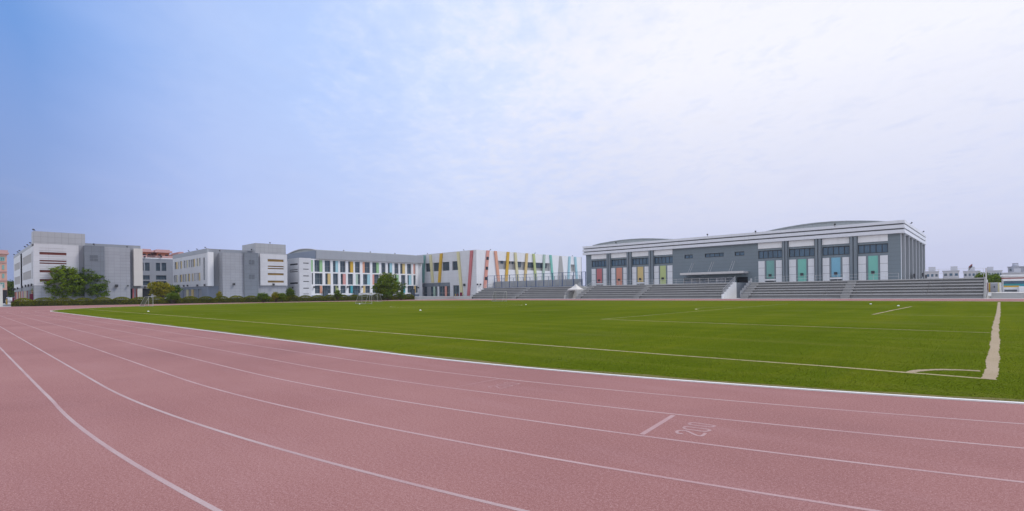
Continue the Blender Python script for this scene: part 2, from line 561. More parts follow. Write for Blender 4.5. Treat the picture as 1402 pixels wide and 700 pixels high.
def grass_mat(name='turf', shift=1.0):
    m, t, b = new_mat(name)
    oc = t.nodes.new('ShaderNodeTexCoord')
    v = oc.outputs['Object']
    big = tnoise(t, v, 0.045, 5, 0.6)
    c = ramp(big, [(0.30, (0.066, 0.096, 0.005)), (0.5, (0.094, 0.124, 0.008)), (0.70, (0.128, 0.150, 0.014))], t=t)
    # mower and foot-traffic streaks across the pitch
    s1 = tnoise(t, v, 0.5, 5, 0.65, 1.0, 0.10)
    c = mixc(wmath('MULTIPLY', wmath('SUBTRACT', s1, 0.5, t=t), 2.8, clamp=True, t=t), c, (0.14, 0.148, 0.009), t=t)
    c = mixc(wmath('MULTIPLY', wmath('SUBTRACT', 0.5, s1, t=t), 2.4, clamp=True, t=t), c, (0.065, 0.090, 0.005), t=t)
    s3 = tnoise(t, v, 0.9, 5, 0.65, 0.06, 1.0)
    c = mixc(wmath('MULTIPLY', wmath('SUBTRACT', s3, 0.5, t=t), 2.6, clamp=True, t=t), c, (0.135, 0.145, 0.022), t=t)
    c = mixc(wmath('MULTIPLY', wmath('SUBTRACT', 0.5, s3, t=t), 2.2, clamp=True, t=t), c, (0.062, 0.090, 0.006), t=t)
    pt_ = tnoise(t, v, 0.14, 4, 0.6, 1, 1.6)
    c = mixc(wmath('MULTIPLY', wmath('SUBTRACT', pt_, 0.54, t=t), 2.6, clamp=True, t=t), c, (0.115, 0.125, 0.030), t=t)
    s2 = tnoise(t, v, 1.3, 5, 0.7)
    c = mixc(wmath('MULTIPLY', wmath('SUBTRACT', s2, 0.52, t=t), 1.6, clamp=True, t=t), c, (0.070, 0.098, 0.007), t=t)
    f1 = tnoise(t, v, 22.0, 3, 0.75)
    f2 = tnoise(t, v, 7.0, 4, 0.7)
    ff = wmath('ADD', wmath('MULTIPLY', wmath('SUBTRACT', f1, 0.5, t=t), 1.2, t=t), wmath('MULTIPLY', wmath('SUBTRACT', f2, 0.5, t=t), 0.7, t=t), t=t)
    c = mixc(wmath('MULTIPLY', ff, 0.9, clamp=True, t=t), c, (0.20, 0.215, 0.025), t=t)
    c = mixc(wmath('MULTIPLY', wmath('MULTIPLY', ff, -1.0, t=t), 0.9, clamp=True, t=t), c, (0.035, 0.048, 0.003), t=t)
    t.links.new(c, b.inputs['Base Color'])
    b.inputs['Roughness'].default_value = 1.0
    b.inputs['Specular IOR Level'].default_value = 0.0
    bn = t.nodes.new('ShaderNodeBump')
    bn.inputs['Strength'].default_value = 0.5
    bn.inputs['Distance'].default_value = 0.02
    t.links.new(f1, bn.inputs['Height'])
    t.links.new(bn.outputs[0], b.inputs['Normal'])
    return m


def line_mat(name, paint, under, wear, sc=30.0):
    """paint worn through to the ground colour"""
    m, t, b = new_mat(name)
    oc = t.nodes.new('ShaderNodeTexCoord')
    v = oc.outputs['Object']
    n1 = tnoise(t, v, sc, 4, 0.75)
    n2 = tnoise(t, v, 0.6, 4, 0.6)
    f = wmath('ADD', wmath('MULTIPLY', wmath('SUBTRACT', n1, 0.5, t=t), 1.8, t=t), wmath('MULTIPLY', wmath('SUBTRACT', n2, 0.5, t=t), 1.6, t=t), t=t)
    f = wmath('ADD', f, wear, clamp=True, t=t)
    t.links.new(mixc(f, paint, under, t=t), b.inputs['Base Color'])
    b.inputs['Roughness'].default_value = 0.85
    b.inputs['Specular IOR Level'].default_value = 0.15
    return m


M['track'] = track_mat()
M['turf'] = grass_mat()
M['lane'] = line_mat('lane_paint', (0.44, 0.34, 0.33), (0.34, 0.19, 0.19), 0.36, 55)
M['lane_worn'] = line_mat('worn_lane_paint', (0.47, 0.335, 0.325), (0.34, 0.18, 0.18), 0.42, 55)
M['lane_ghost'] = line_mat('ghost_lane_paint', (0.42, 0.28, 0.27), (0.325, 0.155, 0.15), 0.62, 55)
M['sandline'] = line_mat('sand_line_paint', (0.36, 0.275, 0.185), (0.28, 0.215, 0.12), 0.3, 14)
M['grassline'] = line_mat('faded_pitch_paint', (0.42, 0.34, 0.20), (0.15, 0.15, 0.03), 0.25, 7)
M['grassline_thin'] = line_mat('thin_pitch_paint', (0.42, 0.36, 0.20), (0.10, 0.125, 0.016), 0.45, 5)
M['kerb'] = surf('white_kerb', (0.74, 0.73, 0.71), 0.6, 0.08, fine=0.15)
M['drygrass'] = line_mat('dry_grass_edge', (0.20, 0.15, 0.055), (0.09, 0.10, 0.012), 0.45, 9)
M['soil'] = surf('dusty_ground', (0.30, 0.26, 0.21), 0.95, 0.15, fine=0.2)

# ------------------------------------------------------------------ ground, track, pitch
TC1, TC2, NC, RK = 12.0, 82.0, 46.8, 38.7      # bend centres (p = -12, -82), axis, kerb radius
mb = MB()
R_ = 2600
mb.poly([(-R_, -R_, -0.012), (R_, -R_, -0.012), (R_, R_, -0.012), (-R_, R_, -0.012)])
structure('ground', mb, M['soil'])
HG0, HG1 = ground(15, 420), ground(568, 410.4)


def hedge_p(n):
    return HG0[0] + (HG1[0] - HG0[0]) * (n - HG0[1]) / (HG1[1] - HG0[1])


mb = MB()
mb.poly([(-420, -40, -0.006), (120, -40, -0.006), (120, 240, -0.006), (-420, 240, -0.006)])
structure('pavement', mb, M['paving'])
mb = MB()
TRK_N1 = 104.3
mb.poly([(hedge_p(-14) + 1.4, -14, 0), (90, -14, 0), (90, TRK_N1, 0), (hedge_p(TRK_N1) + 1.4, TRK_N1, 0)])
structure('running_track', mb, M['track'])


def oval(r, k=72):
    pts = []
    for i in range(k + 1):
        a = -math.pi / 2 + math.pi * i / k
        pts.append((-TC1 + r * math.cos(a), NC + r * math.sin(a)))
    for i in range(k + 1):
        a = math.pi / 2 + math.pi * i / k
        pts.append((-TC2 + r * math.cos(a), NC + r * math.sin(a)))
    return pts


mb = MB()
mb.poly([(p, n, 0.012) for p, n in oval(RK - 0.02)])
structure('grass_field', mb, M['turf'])


def ring(name, r0, r1, z, m, jag=0.0, h=0.0):
    mb = MB()
    k = 220
    A, B = oval(r0, k), oval(r1, k)
    # finer steps on the straights
    def fine(L):
        o = []
        for i in range(len(L)):
            a, b = L[i], L[(i + 1) % len(L)]
            d = math.dist(a, b)
            q = max(1, int(d / 0.5))
            o += [(a[0] + (b[0] - a[0]) * j / q, a[1] + (b[1] - a[1]) * j / q) for j in range(q)]
        return o
    if jag == 0:
        pass
    else:
        A, B = fine(A), fine(B)
        N = min(len(A), len(B))
        A, B = A[:N], B[:N]
        out = []
        for i, (a, b) in enumerate(zip(A, B)):
            f = 0.35 + 0.65 * abs(math.sin(i * 0.37) * math.sin(i * 0.113 + 1)) + jag * random.random()
            out.append((b[0] + (a[0] - b[0]) * f, b[1] + (a[1] - b[1]) * f))
        A = out
    N = len(A)
    for i in range(N):
        j = (i + 1) % N
        if h:
            q = [(*A[i], z), (*A[j], z), (*B[j], z), (*B[i], z)]
            mb.hexa([q[0], q[1], q[2], q[3]] + [(x, y, z + h) for x, y, _ in q])
        else:
            mb.poly([(*B[i], z), (*B[j], z), (*A[j], z), (*A[i], z)])
    return structure(name, mb, m)


ring('track_kerb', RK, RK + 0.07, 0.0, M['kerb'], h=0.018)
ring('dry_grass_edge', RK - 0.32, RK - 0.01, 0.0138, M['drygrass'], jag=0.3)
LANE = 1.212
def stroke(pts, w, z, mb, jag=0.0, step=None):
    P = [Vector((a, b, 0)) for a, b in pts]
    if step:
        Q = []
        for a, b in zip(P, P[1:]):
            q = max(1, int((b - a).length / step))
            Q += [a + (b - a) * j / q for j in range(q)]
        Q.append(P[-1])
        P = Q
    Ls, Rs = [], []
    ph = random.random() * 9
    for i, a in enumerate(P):
        d = (P[min(i + 1, len(P) - 1)] - P[max(i - 1, 0)]).normalized()
        x = Vector((-d.y, d.x, 0)) * w / 2
        jl = 1 + jag * (0.6 * math.sin(i * 0.31 + ph) * math.sin(i * 0.083 + 2 * ph) + random.uniform(-0.5, 0.5))
        jr = 1 + jag * (0.6 * math.sin(i * 0.27 + 3 * ph) * math.sin(i * 0.107 + ph) + random.uniform(-0.5, 0.5))
        Ls.append(a + x * jl)
        Rs.append(a - x * jr)
    for i in range(len(P) - 1):
        mb.poly([(Ls[i].x, Ls[i].y, z), (Rs[i].x, Rs[i].y, z), (Rs[i + 1].x, Rs[i + 1].y, z), (Ls[i + 1].x, Ls[i + 1].y, z)])
    return mb


LOFF = [0.14, 0.15, 0.15, 0.13, 0.11, -0.06, -0.02, 0.0]
def lane_six():
    # this line was painted a little off the lane grid on the straight
    out_ = []
    P = oval(RK + 0.08 + LANE * 6, 220)
    for a, b in zip(P, P[1:] + P[:1]):
        q = max(1, int(math.dist(a, b) / 0.6))
        for j in range(q):
            p, n = a[0] + (b[0] - a[0]) * j / q, a[1] + (b[1] - a[1]) * j / q
            d = 0.17 - 0.47 * min(max((-3.0 - p) / 8.0, 0.0), 1.0) ** 0.8 if n < NC - 30 else -0.30 * (1 if p < -40 else 0)
            c = (-TC1 if p > -TC1 else (-TC2 if p < -TC2 else p), NC)
            r = math.dist((p, n), c)
            out_.append((c[0] + (p - c[0]) * (r + d) / r, c[1] + (n - c[1]) * (r + d) / r))
    out_.append(out_[0])
    return structure('lane_line', stroke(out_, 0.046, 0.0014, MB()), M['lane'])


lane_six()
for k in (1, 2, 3, 4, 5, 7, 8):
    lr = RK + 0.08 + LANE * k + LOFF[k - 1]
    ring('lane_line', lr - 0.022, lr + 0.022, 0.0014, M['lane'] if k >= 5 else M['lane_worn'])


# lane tick marks and the two "200" figures
TICK = [((-2.95, 5.26), (-3.10, 6.34), 0.06, 'lane_worn'), ((-6.84, 5.90), (-6.87, 7.02), 0.04, 'lane_ghost')]
for a, b, w, mt in TICK:
    structure('start_line', stroke([a, b], w, 0.0018, MB()), M[mt])
c8 = lambda L: [ground(860 + x / 7.01, 540 + y / 7.01) for x, y in L]
TWO = c8([(522, 376), (490, 378), (467, 366), (473, 354), (495, 348), (540, 349), (575, 358), (610, 374), (655, 393), (705, 400), (742, 374)])
ZA = c8([(530, 322), (560, 311), (640, 321), (720, 330), (779, 341), (776, 350), (730, 357), (640, 346), (560, 336), (530, 322)])
ZB = c8([(582, 284), (612, 273), (680, 279), (750, 290), (826, 302), (800, 314), (740, 309), (660, 300), (600, 293), (582, 284)])


def smooth_line(L, k=5):
    o = []
    n = len(L)
    for i in range(n - 1):
        p0, p1, p2, p3 = L[max(i - 1, 0)], L[i], L[i + 1], L[min(i + 2, n - 1)]
        for j in range(k):
            t = j / k
            o.append(tuple(0.5 * (2 * p1[q] + (p2[q] - p0[q]) * t + (2 * p0[q] - 5 * p1[q] + 4 * p2[q] - p3[q]) * t * t + (3 * p1[q] - p0[q] - 3 * p2[q] + p3[q]) * t ** 3) for q in (0, 1)))
    o.append(L[-1])
    return o


for dp, dn, mt, w in ((0, 0, 'lane_worn', 0.036), (-3.72, 0.66, 'lane_ghost', 0.03)):
    mb = MB()
    for L in (TWO, ZA, ZB):
        stroke(smooth_line([(a + dp, b + dn) for a, b in L]), w, 0.0018, mb)
    structure('lane_number', mb, M[mt])

# pitch markings
GL, TN, FN = -0.15, 12.32, 80.6
pc = (TN + FN) / 2 + 0.9


def pitch_line(pts, w, m, jag=0.35, step=0.25, z=0.0145):
    return structure('pitch_line', stroke(pts, w, z, MB(), jag, step), M[m])


def arc(c, r, a0, a1, k=40):
    return [(c[0] + r * math.cos(a0 + (a1 - a0) * i / k), c[1] + r * math.sin(a0 + (a1 - a0) * i / k)) for i in range(k + 1)]


pitch_line([(GL + 0.0, TN - 0.06), (GL + 0.02, 20), (GL - 0.02, 30), (GL + 0.03, 45), (GL, 79)], 0.20, 'sandline', 0.32, 0.16, 0.0165)
pitch_line([(GL - 0.1, TN), (-2.3, TN + 0.05), (-6.1, TN - 0.08), (-11.4, TN - 0.12), (-24, TN + 0.05), (-50, TN + 0.35), (-83, TN + 0.3), (-90, TN + 0.3)], 0.12, 'grassline', 0.3, 0.14)
pitch_line(arc((GL - 0.05, TN + 0.02), 1.06, math.pi * 0.53, math.pi * 0.99), 0.16, 'sandline', 0.25, None, 0.0155)
pitch_line([(-17.2, 25.95), (-8, 25.4), (GL - 0.15, 25.05)], 0.11, 'grassline', 0.5, 0.2)
pitch_line([(-17.15, 26.05), (-17.9, 58), (-18, 66)], 0.10, 'grassline_thin', 0.5, 0.3)
pitch_line(arc((-11.2, pc + 1.2), 9.3, math.radians(141), math.radians(219)), 0.12, 'grassline_thin', 0.4, None)
pitch_line([(-5.86, 39.4), (-5.9, 47), (-5.84, 58.5)], 0.16, 'sandline', 0.5, 0.25)
pitch_line([(-5.86, 39.45), (GL, 39.2)], 0.09, 'grassline_thin', 0.5, 0.25)
pitch_line([(-51.5, TN), (-51.6, 24), (-53.5, 40), (-55, 78)], 0.09, 'grassline_thin', 0.5, 0.4)
pitch_line(arc((-52.5, 45.5), 8.6, 0, 2 * math.pi, 80), 0.10, 'grassline_thin', 0.4, None)
pitch_line([(-3, FN), (-88, FN)], 0.10, 'grassline_thin', 0.5, 0.5)
pitch_line([(-104, 16), (-104, 76)], 0.10, 'grassline_thin', 0.5, 0.5)

# ------------------------------------------------------------------ building helpers
def zmain(pl, u, v):
    return pl.z(u, v)


def window(parent, pl, a0, a1, z0, z1, depth, mull=0, rails=0, glass='glass', fr='frame', fw=0.07, name='window'):
    if a0 > a1:
        a0, a1 = a1, a0
    f = MB()
    d0, d1 = depth - 0.09, depth - 0.02
    e = 0.004
    f.fbox(pl, a0 + e, a1 - e, d0, d1, z0 + e, z0 + fw)
    f.fbox(pl, a0 + e, a1 - e, d0, d1, z1 - fw, z1 - e)
    f.fbox(pl, a0 + e, a0 + fw, d0, d1, z0 + fw, z1 - fw)
    f.fbox(pl, a1 - fw, a1 - e, d0, d1, z0 + fw, z1 - fw)
    for i in range(mull):
        x = a0 + (a1 - a0) * (i + 1) / (mull + 1)
        f.fbox(pl, x - fw / 2, x + fw / 2, d0 + 0.01, d1, z0 + fw, z1 - fw)
    for i in range(rails):
        y = z0 + (z1 - z0) * (i + 1) / (rails + 1)
        f.fbox(pl, a0 + fw, a1 - fw, d0 + 0.02, d1, y - fw / 2, y + fw / 2)
    w = f.build(name, M[fr], parent)
    g_ = MB()
    g_.fbox(pl, a0 + 0.002, a1 - 0.002, depth - 0.018, depth + 0.002, z0 + 0.002, z1 - 0.002)
    ORG[w.name] = ORG[parent.name]
    g_.build('pane', M[glass], w)
    return w


def floodlight(parent, p, n, z, dp=0.5, dn=-0.6, s=0.55):
    s *= 0.6
    m_ = MB()
    d = Vector((dp, dn, 0)).normalized()
    m_.bar((p, n, z - 0.05), (p, n, z + 0.42 * s), 0.07)
    m_.bar((p, n, z + 0.42 * s), (p + d.x * 0.5 * s, n + d.y * 0.5 * s, z + 0.6 * s), 0.08)
    c = Vector((p + d.x * 0.6 * s, n + d.y * 0.6 * s, z + 0.72 * s))
    a, b_ = c + Vector((-d.x * .16, -d.y * .16, .14)) * s, c + Vector((d.x * .16, d.y * .16, -.14)) * s
    m_.bar(a, b_, 0.62 * s, 0.5 * s)
    return m_.build('floodlight', M['lamp'], parent)


def wall_lamp(parent, pl, a, z, s=0.4):
    m_ = MB()
    m_.fbox(pl, a - 0.06, a + 0.06, -0.18, -0.002, z - 0.05, z + 0.05)
    m_.fbox(pl, a - s / 2, a + s / 2, -0.42, -0.16, z - s / 2, z + s / 2)
    return m_.build('wall_lamp', M['lamp'], parent)


def part(parent, name, m, *boxes):
    """boxes: (plane, a0, a1, d0, d1, z0, z1)"""
    q = MB()
    for b in boxes:
        q.fbox(*b)
    return q.build(name, M[m], parent)


# ================================================================== school block, far left (red fins)
PA = -152.0
FA = Plane('P', PA)
nA0 = FA.a(46.3, 360)
LA = Plane('N', nA0)
b = thing('school_block', 'white and grey school block with red brown strip windows behind two leafy trees', 'school building', PA, nA0)
zt = FA.z(47, 316.5)
zw = FA.z(46.5, 333.4)
zb = FA.z(46.5, 391.0)
zm = FA.z(120, 333.2)
n108, n117, n193 = FA.a(108), FA.a(117), FA.a(192.8)
pL = LA.a(19)
zl = LA.z(45.2, 332.2)
# main body behind the front skin
part(b, 'wall', 'grey', (FA, n117, n193, 0.02, 45, 0, zm), (FA, nA0 + 0.4, n117, 0.35, 45, 0, zl))
part(b, 'tower', 'tgrey', (FA, nA0 - 0.05, n117, 0.0, 3.6, zw, zt))
a54, a91 = FA.a(54.3), FA.a(91.3)
ops = []
for v0, v1 in ((345.0, 348.6), (356.0, 358.0), (359.4, 361.2), (369.7, 373.0), (382.2, 385.6)):
    ops.append((a54, a91, FA.z(54.3, v1), FA.z(54.3, v0)))
w_ = MB().wall(FA, nA0, n108, zb, zw - 0.004, ops, 0.25)
w_.build('white_panel', M['white'], b)
for i, o_ in enumerate(ops):
    part(b, 'strip_window', 'brownstrip', (FA, o_[0], o_[1], 0.2, 0.3, o_[2], o_[3]))
rb = MB()
ys = [zb + 0.2] + sorted(x for o_ in ops for x in o_[2:4]) + [zw - 0.5]
for y0, y1 in zip(ys[0::2], ys[1::2]):
    y = y0 + 0.3
    while y < y1 - 0.15:
        rb.fbox(FA, a54, a91, -0.03, 0.0, y, y + 0.05)
        y += 0.55
rb.build('cladding_ribs', M['fin'], b)
part(b, 'pier', 'grey', (FA, n108, n117, -0.02, 0.5, 0, zw - 0.01))
part(b, 'base', 'lgrey', (FA, nA0, n108, 0.05, 0.5, 0, zb))
n114, n142, n177 = FA.a(114.6), FA.a(141.8), FA.a(177.3)
part(b, 'slate_panel', 'slate', (FA, n114, n142, -1.3, 0.0, 0, FA.z(114.6, 336.6)))
FS = Plane('P', PA + 1.3)
for (u0, u1, v0, v1) in ((123, 128.3, 349.3, 353.3), (128.6, 134.3, 349.5, 353.4), (123.1, 128.3, 353.9, 357.3), (129, 134.3, 354.2, 357.5)):
    part(b, 'slate_window', 'slate_dark', (FS, FS.a(u0), FS.a(u1), -0.02, 0.03, FS.z(u0, v1), FS.z(u0, v0)))
part(b, 'panel_bay', 'lgrey', (FA, n142 + 0.003, n177, -0.8, 0.0, 0, FA.z(142, 338.5)))
n184 = FA.a(184)
part(b, 'white_slab', 'cream', (FA, n184 - 0.3, n193 + 0.15, -1.2, 0.6, FA.z(188, 391.6), FA.z(188, 341)))
z395 = FA.z(185, 395.3)
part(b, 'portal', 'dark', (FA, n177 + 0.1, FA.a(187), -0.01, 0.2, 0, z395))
for u0, u1, c in ((180.9, 183.2, 'c_red'), (183.4, 185.2, 'grey'), (185.6, 186.7, 'c_brick')):
    part(b, 'column', c, (FA, FA.a(u0), FA.a(u1), -0.25, -0.012, 0, z395))
part(b, 'cream_wall', 'cream', (FA, FA.a(187), n193 + 0.1, -0.9, 0.3, 0, z395))
# left side
part(b, 'roof_band', 'grey_band', (LA, pL, PA - 3.65, -0.02, 3.0, LA.z(45, 337), zl), (LA, pL, PA - 3.65, 0.5, 3.2, zl, zl + 0.12))
ops = []
for u0, u1, ur, vt, vb in ((31, 43, 43, 346.8, 359.0), (31, 42.6, 42.6, 370.0, 381.4)):
    pa, pb = LA.a(u0, 360), LA.a(u1, 360)
    ops.append((pa, pb, LA.z(ur, vb), LA.z(ur, vt)))
for u0, u1, ur, vt, vb in ((19.9, 27.2, 27, 358.6, 368.3), (19.9, 27.2, 27, 378.0, 388.8)):
    pa, pb = LA.a(u0, 370), LA.a(u1, 370)
    ops.append((pa, pb, LA.z(ur, vb), LA.z(ur, vt)))
slot = (LA.a(43.6, 363), LA.a(44.6, 363), LA.z(44, 382), LA.z(44, 344.6))
pg0, pg1 = LA.a(28.2, 370), LA.a(30.3, 370)
zlb = LA.z(46.5, 391.2)
side = [(pL, pg0), (pg1, PA - 0.02)]
for s0, s1 in side:
    oo = [o_ for o_ in ops + [slot] if s0 < o_[0] and o_[1] < s1]
    MB().wall(LA, s0, s1, zlb, LA.z(45, 337), oo, 0.3).build('side_wall', M['white'], b)
part(b, 'recess', 'grey', (LA, pg0, pg1, 0.35, 0.6, 0, zl - 0.1))
for o_ in ops:
    q = MB()
    nfin = 8
    for i in range(nfin):
        x = o_[0] + (o_[1] - o_[0]) * (i + 0.5) / nfin
        q.fbox(LA, x - (o_[1] - o_[0]) / nfin * 0.36, x + (o_[1] - o_[0]) / nfin * 0.36, 0.05, 0.2, o_[2], o_[3])
    wdw = q.build('louvre_window', M['fin'], b)
    q = MB()
    q.fbox(LA, o_[0], o_[1], 0.27, 0.32, o_[2], o_[3])
    q.build('pane', M['glass'], wdw)
part(b, 'slot_window', 'glass', (LA, slot[0], slot[1], 0.26, 0.32, slot[2], slot[3]))
part(b, 'ground_floor_beam', 'grey', (LA, pL, pg0, 0.05, 0.5, LA.z(46.5, 397), zlb), (LA, pg1, PA - 0.3, 0.05, 0.5, LA.z(46.5, 397), zlb))
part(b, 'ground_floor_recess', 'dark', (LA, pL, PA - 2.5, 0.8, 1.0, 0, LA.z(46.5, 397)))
part(b, 'corner_pier', 'grey', (LA, PA - 2.4, PA - 0.3, 0.05, 0.6, 0, LA.z(46.5, 397)))
fincol = ['c_brick', 'c_salmon', 'fin', 'c_brick', 'c_sand', 'c_brick', 'fin', 'c_red', 'grey', 'c_sand', 'fin', 'c_brick', 'grey', 'grey', 'grey', 'c_orange', 'c_peach']
for i, c in enumerate(fincol):
    x = pL + 1.5 + (PA - 3.4 - pL - 1.5) * (i / (len(fincol) - 1)) ** 0.9
    part(b, 'coloured_fin', c, (LA, x - 0.75, x + 0.75, 0.1, 0.7, 0, LA.z(46.5, 397)))
part(b, 'hose_cabinet', 'c_maroon', (LA, PA - 3.6, PA - 2.3, -0.5, 0.03, 0.3, 2.6))
for u, v in ((20, 397), (22.4, 396), (26, 395), (32.4, 393), (37, 391.6), (41.2, 391), (45.5, 390.2)):
    wall_lamp(b, LA, LA.a(u, v), LA.z(u, v), 0.55)
for u in (159, 174.5):
    FB = Plane('P', PA + 0.8)
    wall_lamp(b, FB, FB.a(u), FB.z(u, 391.5), 0.6 if u < 170 else 0.3)
for u in (45.8,):
    floodlight(b, PA - 0.6, nA0 + 0.3, zt, -0.6, -0.6, 0.9)
for u in (42, 38.0, 34.6, 27, 24.6, 19.6):
    floodlight(b, LA.a(u, 350), nA0 + 0.2, zl, -0.5, -0.8, 0.8)
floodlight(b, PA + 1.0, FA.a(128.3), FA.z(128, 337), 0.8, -0.4, 0.8)
floodlight(b, PA + 0.5, FA.a(174), FA.z(174, 339.5), 0.8, -0.4, 0.6)

# ================================================================== recessed link building
PB = -192.0
FB = Plane('P', PB)
b = thing('link_building', 'plain grey three storey link building set back behind the yellow bush', 'school building', PB, FB.a(215))
nb0, nb1 = FB.a(186), FB.a(240)
zB = FB.z(215, 353.5)
ops = []
for u0, u1, v0, v1 in ((193.5, 196.8, 359.7, 370.6), (198.6, 205, 359.7, 370.8), (213.5, 219.4, 360, 371), (221.4, 227.8, 360, 371),
                       (194.5, 205, 377, 382.9), (194.5, 205, 384.7, 390.5), (213.6, 227.8, 377.1, 383), (213.6, 227.8, 385, 391)):
    ops.append((FB.a(u0), FB.a(u1), FB.z(u0, v1), FB.z(u0, v0)))
door = (FB.a(193.5), FB.a(206.6), 0.0, FB.z(200, 395.2))
MB().wall(FB, nb0, nb1, 0, zB, ops + [door], 0.35).build('wall', M['grey'], b)
part(b, 'roof_slab', 'grey', (FB, nb0, nb1, 0.4, 14, zB - 0.5, zB - 0.02))
part(b, 'roof_edge', 'white_plain', (FB, nb0, nb1, -0.06, 0.4, zB - 0.25, zB + 0.06))
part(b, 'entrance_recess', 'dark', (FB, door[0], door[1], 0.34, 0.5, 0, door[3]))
for i, o_ in enumerate(ops):
    window(b, FB, *o_, 0.33, mull=1 if i < 4 else 2, fr='dframe')
for u in (198, 220.5):
    wall_lamp(b, FB, FB.a(u), FB.z(u, 352.6) + 0.2, 0.5)
wall_lamp(b, FB, FB.a(197.8), FB.z(197.8, 393.5), 0.6)

# terracotta houses beyond the link building
for i, (u0, u1, v0, v1, lab) in enumerate(((192.5, 209.8, 341.8, 350.5, 'terracotta house with flat pink roof nearer the red finned school block'),
                                           (211.8, 235.4, 342.6, 351.2, 'wider terracotta house with pink roof behind the grey link building'),
                                           (243.5, 254, 345.8, 351, 'low terracotta roof box peeping over the yellow windowed school block'))):
    P = Plane('P', -245.0)
    h = thing('terracotta_house', lab, 'house', -245, P.a((u0 + u1) / 2))
    a0, a1 = P.a(u0), P.a(u1)
    zr = P.z(u0, v0)
    part(h, 'wall', 'terracotta', (P, a0 + 0.8, a1 - 0.8, 0, 12, 0, zr - 0.9))
    part(h, 'roof', 'pinkroof', (P, a0, a1, -0.9, 13, zr - 0.9, zr - 0.2), (P, a0 + 0.7, a1 - 0.7, -0.2, 12, zr - 0.2, zr + 0.3))
    part(h, 'terrace', 'pinkroof', (P, a0 - 3 if i < 2 else a0, a1 + 2 if i < 2 else a1, -2.5, -0.95, 0, P.z(u0, v1 - 0.6)))
    for k in range(2):
        x = a0 + (a1 - a0) * (0.3 + 0.4 * k)
        part(h, 'window', 'dark', (P, x - 0.5, x + 0.5, -0.03, 0.02, zr - 3.0, zr - 1.6))

# ================================================================== school block with yellow windows
PCc = -152.0
FC = Plane('P', PCc)
nC0 = FC.a(283.3, 360)
LC = Plane('N', nC0)
b = thing('school_block', 'white and grey school block with yellow strip windows and a raised corner tower', 'school building', PCc, nC0)
zC = LC.z(283, 340.2)
pC = LC.a(236.5, 350)
nC1 = FC.a(393.0)
n300 = FC.a(299.3)
part(b, 'wall', 'grey', (FC, nC0 + 0.35, nC1 - 0.4, 0.02, 26, 0, zC - 0.05))
zwt, zwb = LC.z(283, 346.2), LC.z(283, 391.9)
part(b, 'roof_band', 'grey_band', (LC, pC, PCc, -0.04, 0.5, zwt, zC))
zu0, zu1 = LC.z(274, 364.4), LC.z(274, 353.5)
zv0, zv1 = LC.z(274, 384.4), LC.z(274, 373.5)
cr3 = lambda x: 185 + x / 7.0
upper = [(378, 408, 1), (412, 420, 0), (430, 450, 1), (466, 480, 0), (490, 506, 2), (512, 525, 0), (533, 547, 0), (551, 575, 1), (590, 608, 2), (613, 626, 0)]
lower = [(370, 384, 0), (388, 406, 2), (425, 450, 1), (455, 468, 0), (476, 496, 2), (503, 526, 1), (540, 557, 1), (565, 576, 0), (587, 597, 0), (600, 623, 1)]
ops, kinds = [], []
for L, y0, y1 in ((upper, zu0, zu1), (lower, zv0, zv1)):
    for x0, x1, kd in L:
        ops.append((LC.a(cr3(x0), 365), LC.a(cr3(x1), 365), y0, y1))
        kinds.append(kd)
slot = (LC.a(cr3(652), 368), LC.a(cr3(668), 368), LC.z(cr3(660), 383.6), LC.z(cr3(660), 352.9))
MB().wall(LC, pC, PCc, zwb, zwt, ops + [slot], 0.35).build('side_wall', M['white'], b)
for o_, kd in zip(ops, kinds):
    if kd == 0:
        window(b, LC, *o_, 0.33, fr='frame', fw=0.1)
    else:
        mid = o_[0] + (o_[1] - o_[0]) * 0.5
        window(b, LC, o_[0], mid, o_[2], o_[3], 0.33, fr='frame', fw=0.1)
        part(b, 'colour_panel', 'c_sand' if kd == 1 else 'c_cream', (LC, mid, o_[1], 0.04, 0.3, o_[2], o_[3]))
part(b, 'slot_window', 'glass', (LC, slot[0], slot[1], 0.25, 0.32, slot[2], slot[3]))
n291 = FC.a(291)
part(b, 'white_slab', 'white_plain', (FC, nC0 + 0.003, n291, -0.9, 0.0, zwb, zwt + 0.15))
part(b, 'ground_floor_beam', 'bgrey', (LC, pC, PCc, 0.1, 0.6, LC.z(275, 396), zwb))
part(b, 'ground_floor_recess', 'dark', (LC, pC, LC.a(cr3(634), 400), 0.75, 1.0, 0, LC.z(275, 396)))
for x0, x1, c in ((395, 411, 'c_sand'), (437, 452, 'bgrey'), (486, 501, 'c_cream'), (533, 549, 'c_sand'), (581, 597, 'bgrey')):
    part(b, 'column', c, (LC, LC.a(cr3(x0), 400), LC.a(cr3(x1), 400), 0.12, 0.7, 0, LC.z(275, 396)))
part(b, 'ground_floor_wall', 'bgrey', (LC, LC.a(cr3(634), 400), PCc, 0.12, 0.7, 0, LC.z(275, 396)), (FC, nC0 + 0.7, n300, -0.1, 0.0, 0, zwb - 0.01))
